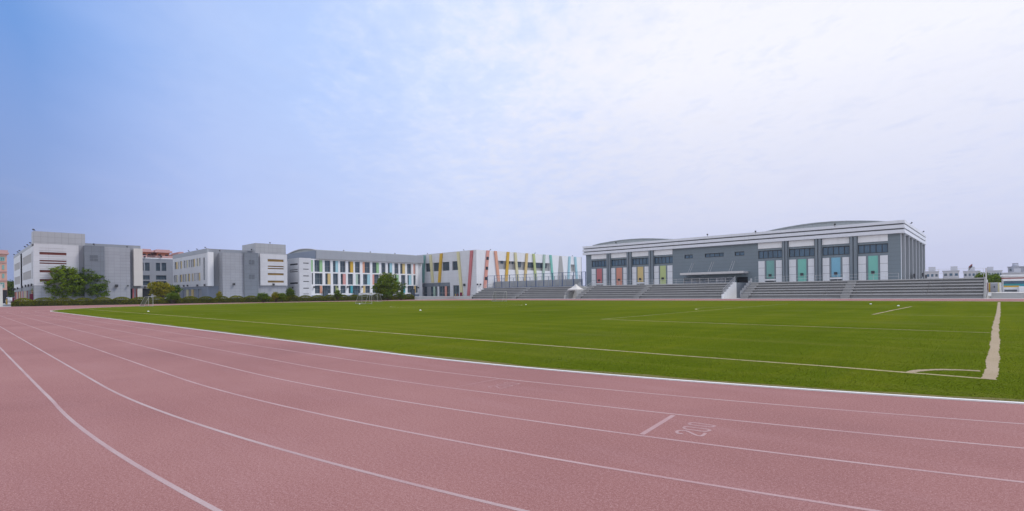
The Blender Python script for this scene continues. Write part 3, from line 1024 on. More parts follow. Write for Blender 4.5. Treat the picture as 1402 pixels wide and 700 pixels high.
# gridded bay, slate shaft and tower
FD = Plane('P', PCc + 3.2)
n305, n334 = FD.a(305), FD.a(334.3)
zbay = FD.z(305, 345.7)
zrec = FD.z(305, 392)
part(b, 'panel_bay', 'lgrey', (FC, n305, n334, -3.2, 0, 0, zbay))
part(b, 'bay_soffit', 'grey', (FC, n305 + 0.01, n305 + 0.2, -3.1, 0, 0, 0.01))
FE = Plane('P', PCc + 3.6)
n353 = FE.a(353.6)
part(b, 'slate_panel', 'slate', (FE, FE.a(334.4), n353, 0, 3.0, 0, FE.z(340, 346)))
for (u0, u1, v0, v1) in ((341, 344.3, 356, 358.5), (345, 348.5, 356.2, 362), (341, 344.3, 359.2, 362), (341, 344.3, 376.2, 379), (345, 348.5, 376.2, 382.3), (341, 344.3, 379.5, 382)):
    part(b, 'slate_window', 'slate_dark', (FE, FE.a(u0), FE.a(u1), -0.025, 0.02, FE.z(u0, v1), FE.z(u0, v0)))
FT = Plane('P', PCc + 2.2)
n350, n391 = FT.a(349.8), FT.a(391.6)
ztt, ztb = FT.z(350, 332.9), FT.z(360, 347.2)
part(b, 'tower', 'tgrey', (FT, n350, n391, 0, 9.5, ztb, ztt))
part(b, 'base', 'lgrey', (FT, n353 + 0.02, n391 - 0.02, 0.05, 8, 0, ztb - 0.002))
n356, n392 = FT.a(355.9), FT.a(392.6)
zpb = FT.z(357, 391)
ops = []
a366, a388 = FT.a(366.1), FT.a(387.9)
for v0, v1 in ((355.1, 358.4), (364, 365.6), (367.1, 368.6), (374.1, 376.9), (384.4, 387.1)):
    ops.append((a366, a388, FT.z(370, v1), FT.z(370, v0)))
FT2 = Plane('P', PCc + 2.5)
MB().wall(FT2, n356, n392, zpb, ztb - 0.05, ops, 0.22).build('white_panel', M['white'], b)
part(b, 'panel_edge', 'white_plain', (FT2, n356 + 0.001, n392, 0.25, 0.3, zpb, ztb - 0.06), (FT2, n392 - 0.05, n392 + 0.02, 0.0, 3, zpb, ztb - 0.05))
for o_ in ops:
    part(b, 'strip_window', 'gold', (FT2, o_[0], o_[1], 0.16, 0.24, o_[2], o_[3]))
for u, v, P in ((374, 389.6, FT2), (319.8, 389.3, FD)):
    wall_lamp(b, P, P.a(u, v), P.z(u, v), 0.55)
for u, v in ((246, 391.2), (253, 391.6), (258, 391.3), (271.5, 391), (281.5, 390.4)):
    wall_lamp(b, LC, LC.a(u, v), LC.z(u, v), 0.5)
for u, v in ((258, 346), (269.5, 343.5), (280.8, 340.6)):
    floodlight(b, LC.a(u, v), nC0 + 0.3, zC, -0.5, -0.7, 0.8)
floodlight(b, PCc + 2.6, FD.a(302.5), zbay + 0.1, 0.8, -0.4, 0.8)
floodlight(b, PCc + 0.5, FC.a(344), zC - 0.1, 0.8, -0.4, 0.8)
floodlight(b, PCc + 1.8, FT.a(371), ztt, 0.8, -0.4, 0.8)

# ================================================================== classroom hall with coloured window grid
PD = -150.0
FD = Plane('P', PD)
nD0, nD1 = FD.a(432.5, 350), FD.a(572.5, 350)
b = thing('classroom_hall', 'white gridded hall with rows of multicoloured window panels under a grey band', 'school building', PD, (nD0 + nD1) / 2)
zDt, zDb = FD.z(433, 342.6), FD.z(433, 354.6)
n427 = FD.a(426.2)
LD = Plane('N', nD0)
part(b, 'roof_band', 'grey_band', (FD, nD0, nD1 + 2, -0.45, 30, zDb, zDt))
part(b, 'body', 'white_plain', (FD, n427 + 0.3, nD1 + 2, 0.5, 29, 0, zDb - 0.01))
rows = []
c5 = lambda x: 390 + x / 7.78
c6 = lambda x: 480 + x / 7.78
R1 = [(280, 300, [(1, 'green')], c5), (317, 402, [(.66, None), (1, 'green')], c5), (426, 487, [(1, None)], c5), (513, 568, [(.55, None), (1, 'aqua')], c5), (590, 648, [(1, None)], c5),
      (676, 730, [(.45, None), (1, 'yellow')], c5), (48, 101, [(1, None)], c6), (128, 208, [(.3, 'peach'), (1, None)], c6), (233, 303, [(.65, None), (1, 'green')], c6),
      (329, 374, [(1, None)], c6), (398, 444, [(.48, None), (1, 'aqua')], c6), (468, 512, [(1, None)], c6), (530, 581, [(.5, None), (1, 'sand')], c6), (603, 648, [(1, None)], c6), (669, 692, [(.65, 'salmon'), (1, None)], c6)]
R2 = [(286, 302, [(1, None)], c5), (319, 402, [(1, None)], c5), (431, 488, [(.48, None), (1, 'sand')], c5), (513, 568, [(1, None)], c5), (595, 650, [(.48, None), (1, 'pink')], c5),
      (672, 727, [(1, None)], c5), (54, 104, [(.5, 'sage'), (1, None)], c6), (133, 208, [(.62, None), (1, 'aqua')], c6), (232, 304, [(.28, 'salmon'), (1, None)], c6),
      (329, 374, [(.35, None), (.7, 'yellow'), (1, None)], c6), (400, 444, [(1, None)], c6), (470, 513, [(.45, None), (1, 'green')], c6), (538, 585, [(1, None)], c6), (606, 648, [(.4, None), (1, 'aqua')], c6), (669, 694, [(1, None)], c6)]
R3 = [(319, 398, [(.72, None), (1, 'peach')], c5), (400, 489, [(1, None)], c5), (516, 570, [(.5, None), (1, 'lime')], c5), (592, 648, [(1, None)], c5), (678, 724, [(.5, None), (1, 'teal')], c5),
      (24, 104, [(1, None)], c6), (130, 156, [(1, 'sand')], c6), (157, 207, [(1, None)], c6), (233, 303, [(1, None)], c6), (329, 374, [(.5, None), (1, 'sage')], c6), (400, 444, [(1, None)], c6), (470, 513, [(1, None)], c6),
      (540, 582, [(.5, None), (1, 'teal')], c6), (606, 676, [(1, None)], c6), (677, 692, [(1, 'yellow')], c6), (693, 716, [(1, None)], c6)]
zr = [(FD.z(433, 372.3), FD.z(433, 356.2)), (FD.z(433, 389.6), FD.z(433, 374.1)), (FD.z(433, 402.1), FD.z(433, 391.0))]
ops, spec_ = [], []
for L, (y0, y1) in zip((R1, R2, R3), zr):
    for x0, x1, segs, cc in L:
        a0, a1 = FD.a(cc(x0)), FD.a(cc(x1))
        ops.append((a0, a1, y0, y1))
        spec_.append(segs)
MB().wall(FD, n427, nD1, 0.0, zDb - 0.02, ops, 0.45).build('white_grid_wall', M['white_plain'], b)
part(b, 'plinth', 'bgrey', (FD, n427, nD1, -0.25, -0.01, 0, FD.z(433, 404.6)))
for (a0, a1, y0, y1), segs in zip(ops, spec_):
    f0 = 0.0
    for f1, c in segs:
        x0, x1 = a0 + (a1 - a0) * f0, a0 + (a1 - a0) * f1
        if c:
            part(b, 'colour_panel', 'c_' + c, (FD, x0, x1, 0.06, 0.44, y0 + 0.003, y1 - 0.003))
        else:
            window(b, FD, x0, x1, y0, y1, 0.44, mull=2 if x1 - x0 > 2.2 else (1 if x1 - x0 > 1.2 else 0), rails=1, fr='frame', fw=0.09)
        f0 = f1
for x0, x1, cc, y in ((398, 450, c5, 517), (725, 775, c5, 520), (637, 675, c6, 515)):
    dr = part(b, 'door', 'dframe', (FD, FD.a(cc(x0)), FD.a(cc(x1)), -0.5, -0.26, 0.0, FD.z(cc(x0), 330 + y / 7.78)))
    q = MB()
    am = (FD.a(cc(x0)) + FD.a(cc(x1))) / 2
    for a0, a1 in ((FD.a(cc(x0)) + 0.12, am - 0.06), (am + 0.06, FD.a(cc(x1)) - 0.12)):
        q.fbox(FD, a0, a1, -0.53, -0.505, 0.15, FD.z(cc(x0), 330 + y / 7.78) - 0.15)
    ORG[dr.name] = ORG[b.name]
    q.build('pane', M['glass'], dr)
# box with slots at the left end
nX0, nX1 = FD.a(409.8), n427 - 0.02
LX = Plane('N', nX0)
zX = FD.z(410, 353.0)
pX = LX.a(394, 375)
part(b, 'stair_box', 'white', (FD, nX0 + 0.3, nX1, 0.3, abs(pX - PD), 0, zX - 0.02))
so_ = []
for v0, v1 in ((359.9, 361.0), (368.2, 369.2), (377.4, 378.5), (385.1, 386.1), (394.2, 395.3), (402.2, 402.9)):
    so_.append((FD.a(415.1), FD.a(423.1), FD.z(419, v1), FD.z(419, v0)))
MB().wall(FD, nX0, nX1, 0, zX, so_, 0.25).build('white_panel', M['white'], b)
for o_ in so_:
    part(b, 'slot_window', 'dark', (FD, o_[0], o_[1], 0.2, 0.27, o_[2], o_[3]))
so_ = []
for v0, v1 in ((360.6, 362.6), (368.6, 369.7), (371.2, 372.3), (386.6, 388.8)):
    so_.append((LX.a(396.3), LX.a(407.6), LX.z(407.6, v1), LX.z(407.6, v0)))
MB().wall(LX, pX, PD, 0, zX, so_, 0.25).build('side_panel', M['white_rib'], b)
for o_ in so_:
    part(b, 'slot_window', 'dark', (LX, o_[0], o_[1], 0.2, 0.27, o_[2], o_[3]))
# barrel roof seen over the left end
pr0, pr1 = LD.a(393.5, 350), PD - 0.6
q = MB()
arc_u = [(393.4, 347.6), (397, 345.9), (402, 343.7), (408, 341.9), (414, 341.1), (420, 341.0), (426, 341.5), (431.5, 342.6)]
prof = [(LD.a(u, v), LD.z(u, v)) for u, v in arc_u]
for (pa, za), (pb, zb_) in zip(prof, prof[1:]):
    q.hexa([(pa, nD0 + 0.6, zDb), (pb, nD0 + 0.6, zDb), (pb, nD1, zDb), (pa, nD1, zDb), (pa, nD0 + 0.6, za), (pb, nD0 + 0.6, zb_), (pb, nD1, zb_), (pa, nD1, za)])
q.build('barrel_roof', M['roof'], b)
q = MB()
for (pa, za), (pb, zb_) in zip(prof, prof[1:]):
    q.bar((pa, nD0 + 0.5, za + 0.05), (pb, nD0 + 0.5, zb_ + 0.05), 0.5, 0.22)
q.build('roof_rim', M['rail_light'], b)
part(b, 'side_band', 'bgrey', (LD, pr0, PD - 0.02, -0.1, 0.5, zDb, LD.z(433, 342.9)))
for u, v in ((470, 343.4), (506.3, 345.2), (540, 347)):
    floodlight(b, PD + 0.2, FD.a(u, v), zDt, 0.8, -0.3, 0.75)
for u, v in ((429.5, 393.3), (461.5, 393), (475.3, 393), (495.5, 393), (572, 394)):
    wall_lamp(b, FD, FD.a(u, v), FD.z(u, v), 0.5)
wall_lamp(b, LX, LX.a(401.6), LX.z(401.6, 394), 0.5)

# ================================================================== white hall with slanted coloured stripes
NE, PE = 116.5, -124.6
LE, FE = Plane('N', NE), Plane('P', PE)
b = thing('striped_hall', 'big white hall crossed by slanted pastel stripes beside the left bleachers', 'school building', PE, NE)
zE = LE.z(651, 342.0)
pE1 = LE.a(571, 350)
nE1 = FE.a(796.2, 350)
TERR = 0.8
c7 = lambda x: 570 + x / 8.235
v7 = lambda y: 335 + y / 8.235
zw0, zw1 = LE.z(c7(440), v7(288)), LE.z(c7(440), v7(188))
wops = []
for x0, x1 in ((103, 158), (191, 263), (293, 373), (405, 472)):
    wops.append((LE.a(c7(x0)), LE.a(c7(x1)), zw0, zw1))
ent = (LE.a(c7(66)), LE.a(c7(378)), TERR, LE.z(c7(370), v7(428)))
dor = (LE.a(c7(411)), LE.a(c7(480)), TERR, LE.z(c7(440), v7(460)))
MB().wall(LE, pE1, PE, 0, zE, wops + [ent, dor], 0.6).build('wall', M['white'], b)
for o_ in wops:
    window(b, LE, *o_, 0.5, mull=4, rails=2, fr='dframe', fw=0.1)
part(b, 'roof_slab', 'white_plain', (LE, pE1, PE - 0.5, 0.6, nE1 - NE - 0.5, zE - 1.2, zE - 0.4))
part(b, 'back_wall', 'white_plain', (LE, pE1, pE1 + 0.4, 0.0, nE1 - NE, 0, zE - 0.02), (LE, pE1, PE, nE1 - NE - 0.4, nE1 - NE, 0, zE - 0.02))
zaw = LE.z(c7(370), v7(470))
part(b, 'awning_band', 'slate', (LE, ent[0], ent[1], 0.1, 0.55, zaw, ent[3]))
part(b, 'entrance_glazing', 'glass', (LE, ent[0], ent[1], 0.55, 0.6, TERR, zaw))
q = MB()
for i in range(9):
    x = ent[0] + (ent[1] - ent[0]) * (i + 0.5) / 9
    q.fbox(LE, x - 0.1, x + 0.1, 0.3, 0.5, TERR, zaw)
q.fbox(LE, ent[0], ent[1], 0.32, 0.5, TERR + 1.0, TERR + 1.25)
q.build('glazing_frame', M['frame'], b)
for x0, x1, c in ((118, 160, 'grey'), (188, 208, 'c_sage'), (235, 250, 'white_plain'), (318, 338, 'c_salmon')):
    part(b, 'entrance_column', c, (LE, LE.a(c7(x0)), LE.a(c7(x1)), 0.05, 0.28, TERR, zaw))
window(b, LE, *dor, 0.55, mull=1, rails=1, fr='dframe', fw=0.12, name='door')


def stripe(parent, pl, ut0, ut1, ub0, ub1, vt, vb, c, proud=0.35):
    q = MB()
    zt_, zb_ = pl.z((ut0 + ut1) / 2, vt), pl.z((ub0 + ub1) / 2, vb)
    a = [pl.a(ub0, vb), pl.a(ub1, vb), pl.a(ut1, vt), pl.a(ut0, vt)]
    z = [zb_, zb_, zt_, zt_]
    fr = [pl.pt(x, -proud, y) for x, y in zip(a, z)]
    bk = [pl.pt(x, -0.003, y) for x, y in zip(a, z)]
    q.hexa(bk + fr)
    return q.build('slanted_stripe', M['c_' + c], parent)


for xt0, xt1, xb0, xb1, yt, yb, c in ((82, 106, 65, 90, 122, 430, 'greyteal'), (151, 174, 178, 202, 117, 430, 'cream'), (272, 299, 250, 276, 102, 428, 'mustard'),
                                      (461, 487, 505, 531, 82, 572, 'cream'), (614, 643, 579, 606, 68, 577, 'red')):
    stripe(b, LE, c7(xt0), c7(xt1), c7(xb0), c7(xb1), v7(yt), v7(yb), c)
# right face
zrec0, zrec1 = FE.z(690, 369.0), FE.z(690, 357.3)
rec = (FE.a(681), FE.a(753.5), zrec0, zrec1)
rec2 = (FE.a(781.5), FE.a(787.5), FE.z(784, 372), FE.z(784, 362.4))
MB().wall(FE, NE, nE1, 0, zE - 0.003, [rec, rec2], 0.5).build('wall', M['white_plain'], b)
part(b, 'recessed_band', 'wallgrey', (FE, rec[0], rec[1], 0.45, 0.6, rec[2], rec[3]))
part(b, 'recessed_panel', 'wallgrey', (FE, rec2[0], rec2[1], 0.45, 0.6, rec2[2], rec2[3]))
FE2 = Plane('P', PE - 0.45)
c9 = lambda x: 680 + x / 8.24
for x0, x1, y0, y1 in ((45, 73, 182, 213), (135, 151, 188, 215), (169, 189, 190, 217), (232, 272, 195, 254), (345, 411, 200, 258), (437, 512, 204, 262), (540, 563, 209, 265)):
    window(b, FE2, FE2.a(c9(x0)), FE2.a(c9(x1)), FE2.z(c9(x0), 335 + y1 / 8.24), FE2.z(c9(x0), 335 + y0 / 8.24), -0.04, mull=1 if x1 - x0 < 45 else 3, fr='dframe', fw=0.08)
for ut, ub, w, vb, c in ((667.6, 663.4, 3.6, 395, 'salmon'), (677.8, 682.4, 3.2, 386, 'peach'), (695.2, 692.6, 3.1, 386, 'yellow'), (704.9, 709, 2.9, 391, 'cream'),
                         (720.9, 718.3, 2.8, 386, 'sand'), (730, 733.6, 2.7, 388, 'lime'), (744.7, 743, 2.6, 388, 'sage'), (753.2, 756.8, 2.4, 388, 'mint'),
                         (779.4, 777.6, 2.2, 386, 'aqua'), (787, 789.9, 2.2, 388, 'aqua')):
    X = ray(ut, 348)[0]
    Yd = -PE / (X * TX + TY)
    vt = CY - ROLL * (ut - CX) - (zE - HC) * FPX / Yd
    st_ = stripe(b, FE, ut - w / 2, ut + w / 2, ub - w / 2, ub + w / 2, vt + 0.1, vb, c)
    if c == 'salmon':
        for k, (f0, f1) in enumerate(((0.17, 0.25), (0.43, 0.51), (0.70, 0.78))):
            um = ut + (ub - ut) * (f0 + f1) / 2
            vm0, vm1 = vt + (vb - vt) * f0, vt + (vb - vt) * f1
            part(b, 'stripe_window', 'dframe', (FE, FE.a(um - 1.6), FE.a(um + 1.6), -0.4, -0.352, FE.z(um, vm1), FE.z(um, vm0)))
q = MB()
aT0, aT1, aB0, aB1 = FE.a(766), FE.a(769.2), FE.a(763), FE.a(772.5)
zg0 = FE.z(768, 386)
q.hexa([FE.pt(aB0, -0.003, zg0), FE.pt(aB1, -0.003, zg0), FE.pt(aT1, -0.003, zE - .2), FE.pt(aT0, -0.003, zE - .2), FE.pt(aB0, -0.1, zg0), FE.pt(aB1, -0.1, zg0), FE.pt(aT1, -0.1, zE - .2), FE.pt(aT0, -0.1, zE - .2)])
q.build('grey_wedge', M['wallgrey'], b)
for u, v in ((585, 349), (634.8, 343.2)):
    floodlight(b, LE.a(u, v), NE + 0.3, zE, -0.4, -0.8, 0.75)
for u, v in ((671.3, 343.5), (732.7, 347.3), (783.8, 350.8)):
    floodlight(b, PE - 0.3, FE.a(u, v), zE, 0.8, 0.3, 0.8)
for u, v in ((636.5, 390.3),):
    wall_lamp(b, LE, LE.a(u, v), LE.z(u, v), 0.8)
for u, v in ((651.5, 389.6), (657, 389.7)):
    wall_lamp(b, FE, FE.a(max(u, 653), v), FE.z(u, v), 0.5)

# forecourt terrace in front of the striped hall
fa, fb_ = ground(571, 410.2), ground(645, 409.3)
mb = MB()
tp = [(fa[0], fa[1]), (fb_[0], fb_[1]), (PE + 6, NE + 0.2), (PE - 1, NE + 2), (PD - 1, NE + 2), (PD - 1, 100)]
tp = [(fa[0], fa[1]), (fb_[0], fb_[1]), (PE + 2, NE + 0.3), (PD - 2, NE + 0.3), (PD + 0.4, fa[1])]
i0 = [(p, n, -0.01) for p, n in tp]
i1 = [(p, n, TERR) for p, n in tp]
for k in range(len(tp)):
    j = (k + 1) % len(tp)
    mb.poly([i0[k], i0[j], i1[j], i1[k]])
mb.poly(i1)
structure('forecourt', mb, M['concrete_light'])

# ================================================================== sports hall (gym)
NG = 126.0
FG = Plane('N', NG)
pG1, pG0 = FG.a(1233.6, 360), FG.a(802.6, 370)
b = thing('sports_hall', 'long grey sports hall with triple white fascia and coloured tall panels behind bleachers', 'sports hall', pG1, NG)
ZD = 3.3
u_, = (1233,)
zf = FG.z(1233, 302.0)
zf0 = FG.z(1233, 319.4)
DEP = 39.0
g1 = [FG.z(1233, 295 + y / 5.6) for y in (62, 73, 99, 110)]
q = MB()
over = 0.7
for za, zb_ in ((g1[0], zf), (g1[2], g1[1]), (zf0, g1[3])):
    q.fbox(FG, pG0 - over, pG1 + over, -over, DEP + over, za, zb_)
q.build('fascia', M['fascia'], b)
part(b, 'fascia_groove', 'groove', (FG, pG0 - over + 0.25, pG1 + over - 0.25, -over + 0.25, DEP + over - 0.25, zf0 + 0.1, zf - 0.1))
part(b, 'body', 'gym_plain', (FG, pG0 + 0.3, pG1 - 0.3, 0.6, DEP - 0.3, 0, zf0 - 0.01))
# bays
g6 = lambda x: 1000 + x / 5.6
g7 = lambda x: 1120 + x / 5.6
g4 = lambda x: 790 + x / 6.37
g5 = lambda x: 900 + x / 5.833
bays = [(810, 831.2, (817.3, 824.7), 'red', 'vent'), (836.8, 858.8, (844.2, 852.2), 'orange', 'door'), (865.4, 888.7, (873.2, 881.2), 'sand', 'vent'), (895.5, 921, (904, 912.2), 'lime', 'door'),
        (g6(214), g6(398), (g6(278), g6(338)), 'greyteal', 'vent'), (g6(450), g6(646), (g6(519), g6(584)), 'mint', 'door'),
        (g7(34), g7(243), (g7(104), g7(174)), 'blue', 'vent'), (g7(307), g7(538), (g7(386), g7(461)), 'mint', 'door')]
R = lambda y: FG.z(1215.9, 295 + y / 5.6)
zwp1, zwp0 = R(145), R(196)          # white panel over the window
zwi1, zwi0 = R(214), R(284)          # window strip
zlo1 = R(305)
zln = [R(355), R(405), R(455)]
zco = R(455) - 0.2
M['white_joint'] = surf('jointed_white_panel', (0.68, 0.68, 0.70), 0.6, 0.05, 0.2, grid=(0, zlo1 / 5.0, 0.10, 0.7))
M['gym_rib'] = surf('gym_rib_grey', (0.30, 0.315, 0.335), 0.6, 0.06, 0.25)
wall_ops = []
for u0, u1, cu, c, kd in bays:
    wall_ops.append((FG.a(u0, 350), FG.a(u1, 350), zwi0, zwi1))
wins = [(937.2, 948.6), (965, 991), (1006, 1019)]
zmw1, zmw0 = FG.z(g5(455), 300 + 273 / 5.833), FG.z(g5(455), 300 + 304 / 5.833)
for u0, u1 in wins:
    wall_ops.append((FG.a(u0, 350), FG.a(u1, 350), zmw0, zmw1))
tun = (FG.a(1008.5, 390), FG.a(1024, 390), 0.0, FG.z(1015, 379.5))
wall_ops.append(tun)
gw = (FG.a(g5(213), 385), FG.a(g5(612), 385), ZD + 0.2, FG.z(g5(400), 300 + 467 / 5.833))
wall_ops.append(gw)
MB().wall(FG, pG0, pG1, 0, zf0, wall_ops, 0.4).build('wall', M['gym'], b)
MB().wall(Plane('P', pG1), NG, NG + DEP, 0, zf0 - 0.003, [], 0.1).build('end_wall', M['gym_plain'], b)
for k, (u0, u1, cu, c, kd) in enumerate(bays):
    a0, a1 = FG.a(u0, 360), FG.a(u1, 360)
    c0, c1 = FG.a(cu[0], 375), FG.a(cu[1], 375)
    part(b, 'top_panel', 'white_plain', (FG, a0 + 0.02, a1 - 0.02, -0.12, -0.003, zwp0, zwp1))
    window(b, FG, wall_ops[k][0], wall_ops[k][1], zwi0, zwi1, 0.3, mull=4, glass='glass_blue', fr='dframe', fw=0.12)
    for s0, s1 in ((a0 + 0.05, c0 - 0.35), (c1 + 0.35, a1 - 0.05)):
        q = MB()
        q.fbox(FG, s0, s1, -0.14, -0.003, ZD, zlo1)
        q.build('white_panel', M['white_joint'], b)
    zbot = ZD if kd == 'door' else R(458) - 0.1
    part(b, 'colour_panel', 'c_' + c, (FG, c0, c1, -0.12, -0.003, zbot, zlo1))
    part(b, 'panel_frame', 'gym_plain', (FG, c0 - 0.28, c0 - 0.01, -0.2, -0.002, zbot, zlo1 + 0.1), (FG, c1 + 0.01, c1 + 0.28, -0.2, -0.002, zbot, zlo1 + 0.1))
    if kd == 'vent':
        part(b, 'vent', 'dframe', (FG, c0 - 0.1, c1 + 0.1, -0.1, -0.003, ZD + 0.05, zbot - 0.5))
        part(b, 'sill_panel', 'white_plain', (FG, c0 - 0.3, c1 + 0.3, -0.16, -0.003, zbot - 0.45, zbot - 0.1))
    wall_lamp(b, Plane('N', NG - 0.12), (c0 + c1) / 2, zln[2] + 0.55, 0.55)
for u0, u1 in ((831.4, 836.6), (859, 865.2), (888.9, 895.3), (g6(403), g6(443)), (g6(652), g7(28)), (g7(245), g7(303))):
    a0, a1 = FG.a(u0, 350), FG.a(u1, 350)
    w = (a1 - a0)
    part(b, 'pilaster', 'gym_plain', (FG, a0 + 0.05, a0 + w * 0.42, -0.55, -0.003, 0, zf0 - 0.01), (FG, a0 + w * 0.58, a1 - 0.05, -0.55, -0.003, 0, zf0 - 0.012), (FG, a0 + w * 0.40, a0 + w * 0.60, -0.2, -0.004, 0, zf0 - 0.014))
for (u0, u1), mu in zip(wins, (1, 3, 1)):
    window(b, FG, FG.a(u0, 350), FG.a(u1, 350), zmw0, zmw1, 0.3, mull=mu, glass='glass_blue', fr='dframe', fw=0.12)
# entrance canopy with tie rods
FK = Plane('N', NG - 3.2)
ca0, ca1 = FK.a(931, 374), FK.a(1018, 372)
kz1, kz0 = FK.z(1000, 371.6), FK.z(1000, 374.6)
cn = part(b, 'canopy', 'rail_light', (FG, ca0, ca1, -3.2, -0.003, kz0, kz1))
q = MB()
for u in (948, 975, 1003.5):
    a = FG.a(u, 360)
    q.bar((a, NG - 0.1, kz1 + 2.6), (a - 0.0, NG - 2.6, kz1), 0.045)
    q.bar((a + 0.5, NG - 0.1, kz1 + 2.6), (a + 0.5, NG - 2.6, kz1), 0.045)
q.build('tie_rod', M['rail_light'], b)
part(b, 'entrance_wall', 'bgrey', (FG, gw[0], gw[1], 0.35, 0.5, gw[2], gw[3]))
FGw = Plane('N', NG + 0.35)
for x0, x1, gm in ((221, 257, 'glass'), (263, 292, 'frame'), (303, 333, 'frame'), (338, 372, 'glass'), (384, 414, 'frame'), (430, 460, 'glass'), (466, 494, 'white_plain'), (498, 530, 'white_plain'), (545, 575, 'glass')):
    fz = part(b, 'notice_board' if gm == 'white_plain' else 'entrance_window', 'citygrey' if gm == 'white_plain' else gm, (FGw, FGw.a(g5(x0), 382), FGw.a(g5(x1), 382), -0.06, -0.003, FGw.z(g5(x0), 300 + 500 / 5.833), FGw.z(g5(x0), 300 + 472 / 5.833)))
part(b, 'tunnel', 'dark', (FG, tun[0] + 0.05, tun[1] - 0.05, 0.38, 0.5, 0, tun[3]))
# side ribs
FR = Plane('P', pG1)
for x0, x1 in ((644, 668), (677, 699), (707, 726), (735, 752), (759, 776), (782, 797)):
    pass
q = MB()
for k in range(7):
    a = NG + 1.4 + k * (DEP - 2.6) / 6
    q.fbox(FR, a - 0.5, a + 0.5, -0.55, -0.003, 0, zf0 - 0.01)
q.build('side_rib', M['gym_rib'], b)
part(b, 'corner_trim', 'fascia', (FR, NG, NG + 0.25, -0.08, -0.003, 0, zf0 - 0.01))
for u, v in ((1245, 378), (1257.5, 376.5), (1262, 379)):
    wall_lamp(b, Plane('P', pG1 + 0.55), FR.a(min(u, 1262), v), FR.z(u, v), 0.9)
# two barrel roofs
for au in ([(812, 336.5), (822, 333.7), (836, 331.2), (850, 329.1), (866, 327.6), (880, 326.9), (893, 326.8), (905, 327.2), (925, 328.0), (945, 329.0)],
           [(1044, 318.6), (1060, 314.8), (1080, 310.9), (1100, 307.6), (1120, 305.2), (1140, 303.6), (1160, 302.9), (1180, 302.7), (1200, 303.0), (1226, 304.6)]):
    PR = Plane('N', NG + 4.0)
    prof = [(PR.a(u, v), PR.z(u, v)) for u, v in au]
    q = MB()
    for (pa, za), (pb, zb_) in zip(prof, prof[1:]):
        q.hexa([(pa, NG + 4, zf - 2), (pb, NG + 4, zf - 2), (pb, NG + DEP - 3, zf - 2), (pa, NG + DEP - 3, zf - 2), (pa, NG + 4, za), (pb, NG + 4, zb_), (pb, NG + DEP - 3, zb_), (pa, NG + DEP - 3, za)])
    q.build('barrel_roof', M['roof'], b)
    q = MB()
    for (pa, za), (pb, zb_) in zip(prof, prof[1:]):
        q.bar((pa, NG + 3.9, za), (pb, NG + 3.9, zb_), 0.6, 0.14)
    q.build('roof_rim', M['roof'], b)
for u, v in ((845.6, 333), (970.5, 322.4), (1036, 318.3), (1144, 309)):
    floodlight(b, FG.a(u, v), NG - 0.7, FG.z(u, v + 1.3), 0.2, -0.9, 0.85)
for u, v in ((1240.5, 304.8), (1257.8, 318)):
    floodlight(b, pG1 + 0.6, FR.a(u, v), zf - 0.2, 0.9, 0.2, 0.9)

# ================================================================== bleachers
NB, ROWS, RISE, TREAD = 109.0, 6, 0.5, 1.2
BB = NB + ROWS * TREAD
PBn = Plane('N', NB)


def bleachers(label, p0, p1, aisles, lend, rend):
    t_ = thing('bleachers', label, 'bleachers', (p0 + p1) / 2, NB)
    q, s_ = MB(), MB()
    q.box(p0, p1, NB - 0.25, NB, 0, 0.3)
    for k in range(ROWS):
        z0 = 0.3 + RISE * k
        n0 = NB + TREAD * k
        q.box(p0, p1, n0, BB, z0 - (0.3 if k == 0 else 0), z0 + RISE - 0.2)
        # seat slabs cast in lengths, the front edge overhanging
        x = p0
        i = 0
        while x < p1 - 0.05:
            L = min(7.4, p1 - x)
            s_.box(x + 0.015, x + L - 0.015, n0 - 0.32, n0 + TREAD - 0.33 if k < ROWS - 1 else BB, z0 + RISE - 0.2 + 0.002, z0 + RISE + random.uniform(-0.006, 0.006))
            x += L
            i += 1
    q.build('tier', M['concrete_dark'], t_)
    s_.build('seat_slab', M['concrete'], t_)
    for pa in aisles:
        q = MB()
        for k in range(ROWS):
            z0 = 0.3 + RISE * k
            n0 = NB + TREAD * k
            q.box(pa - 0.7, pa + 0.7, n0 - 0.8, n0 - 0.33, (z0 if k else 0) + 0.003, z0 + RISE * 0.5)
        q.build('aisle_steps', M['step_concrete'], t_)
    for e, pe in ((lend, p0), (rend, p1)):
        if not e:
            continue
        q = MB()
        sgn = -1 if pe == p0 else 1
        for k in range(ROWS):
            z1 = 0.3 + RISE * (k + 1)
            n0 = NB + TREAD * k - 0.34
            q.box(pe + sgn * 0.02, pe + sgn * 0.3, n0, n0 + TREAD if k < ROWS - 1 else BB + 0.2, 0, z1 + 0.12)
        q.build('end_wall', M['white_plain' if e == 'w' else 'concrete_light'], t_)
    return t_


def railing(parent, pts, h, gap=1.6, bars=(0.5, 1.0), m='rail', r=0.03, name='railing'):
    q = MB()
    for A, B in zip(pts, pts[1:]):
        A, B = Vector(A), Vector(B)
        k = max(1, int((B - A).length / gap))
        for i in range(k + 1):
            P = A + (B - A) * i / k
            q.tube([P, P + Vector((0, 0, h))], r, 5)
        for f in bars:
            q.tube([A + Vector((0, 0, h * f)), B + Vector((0, 0, h * f))], r * 0.85, 5)
    return q.build(name, M[m], parent)


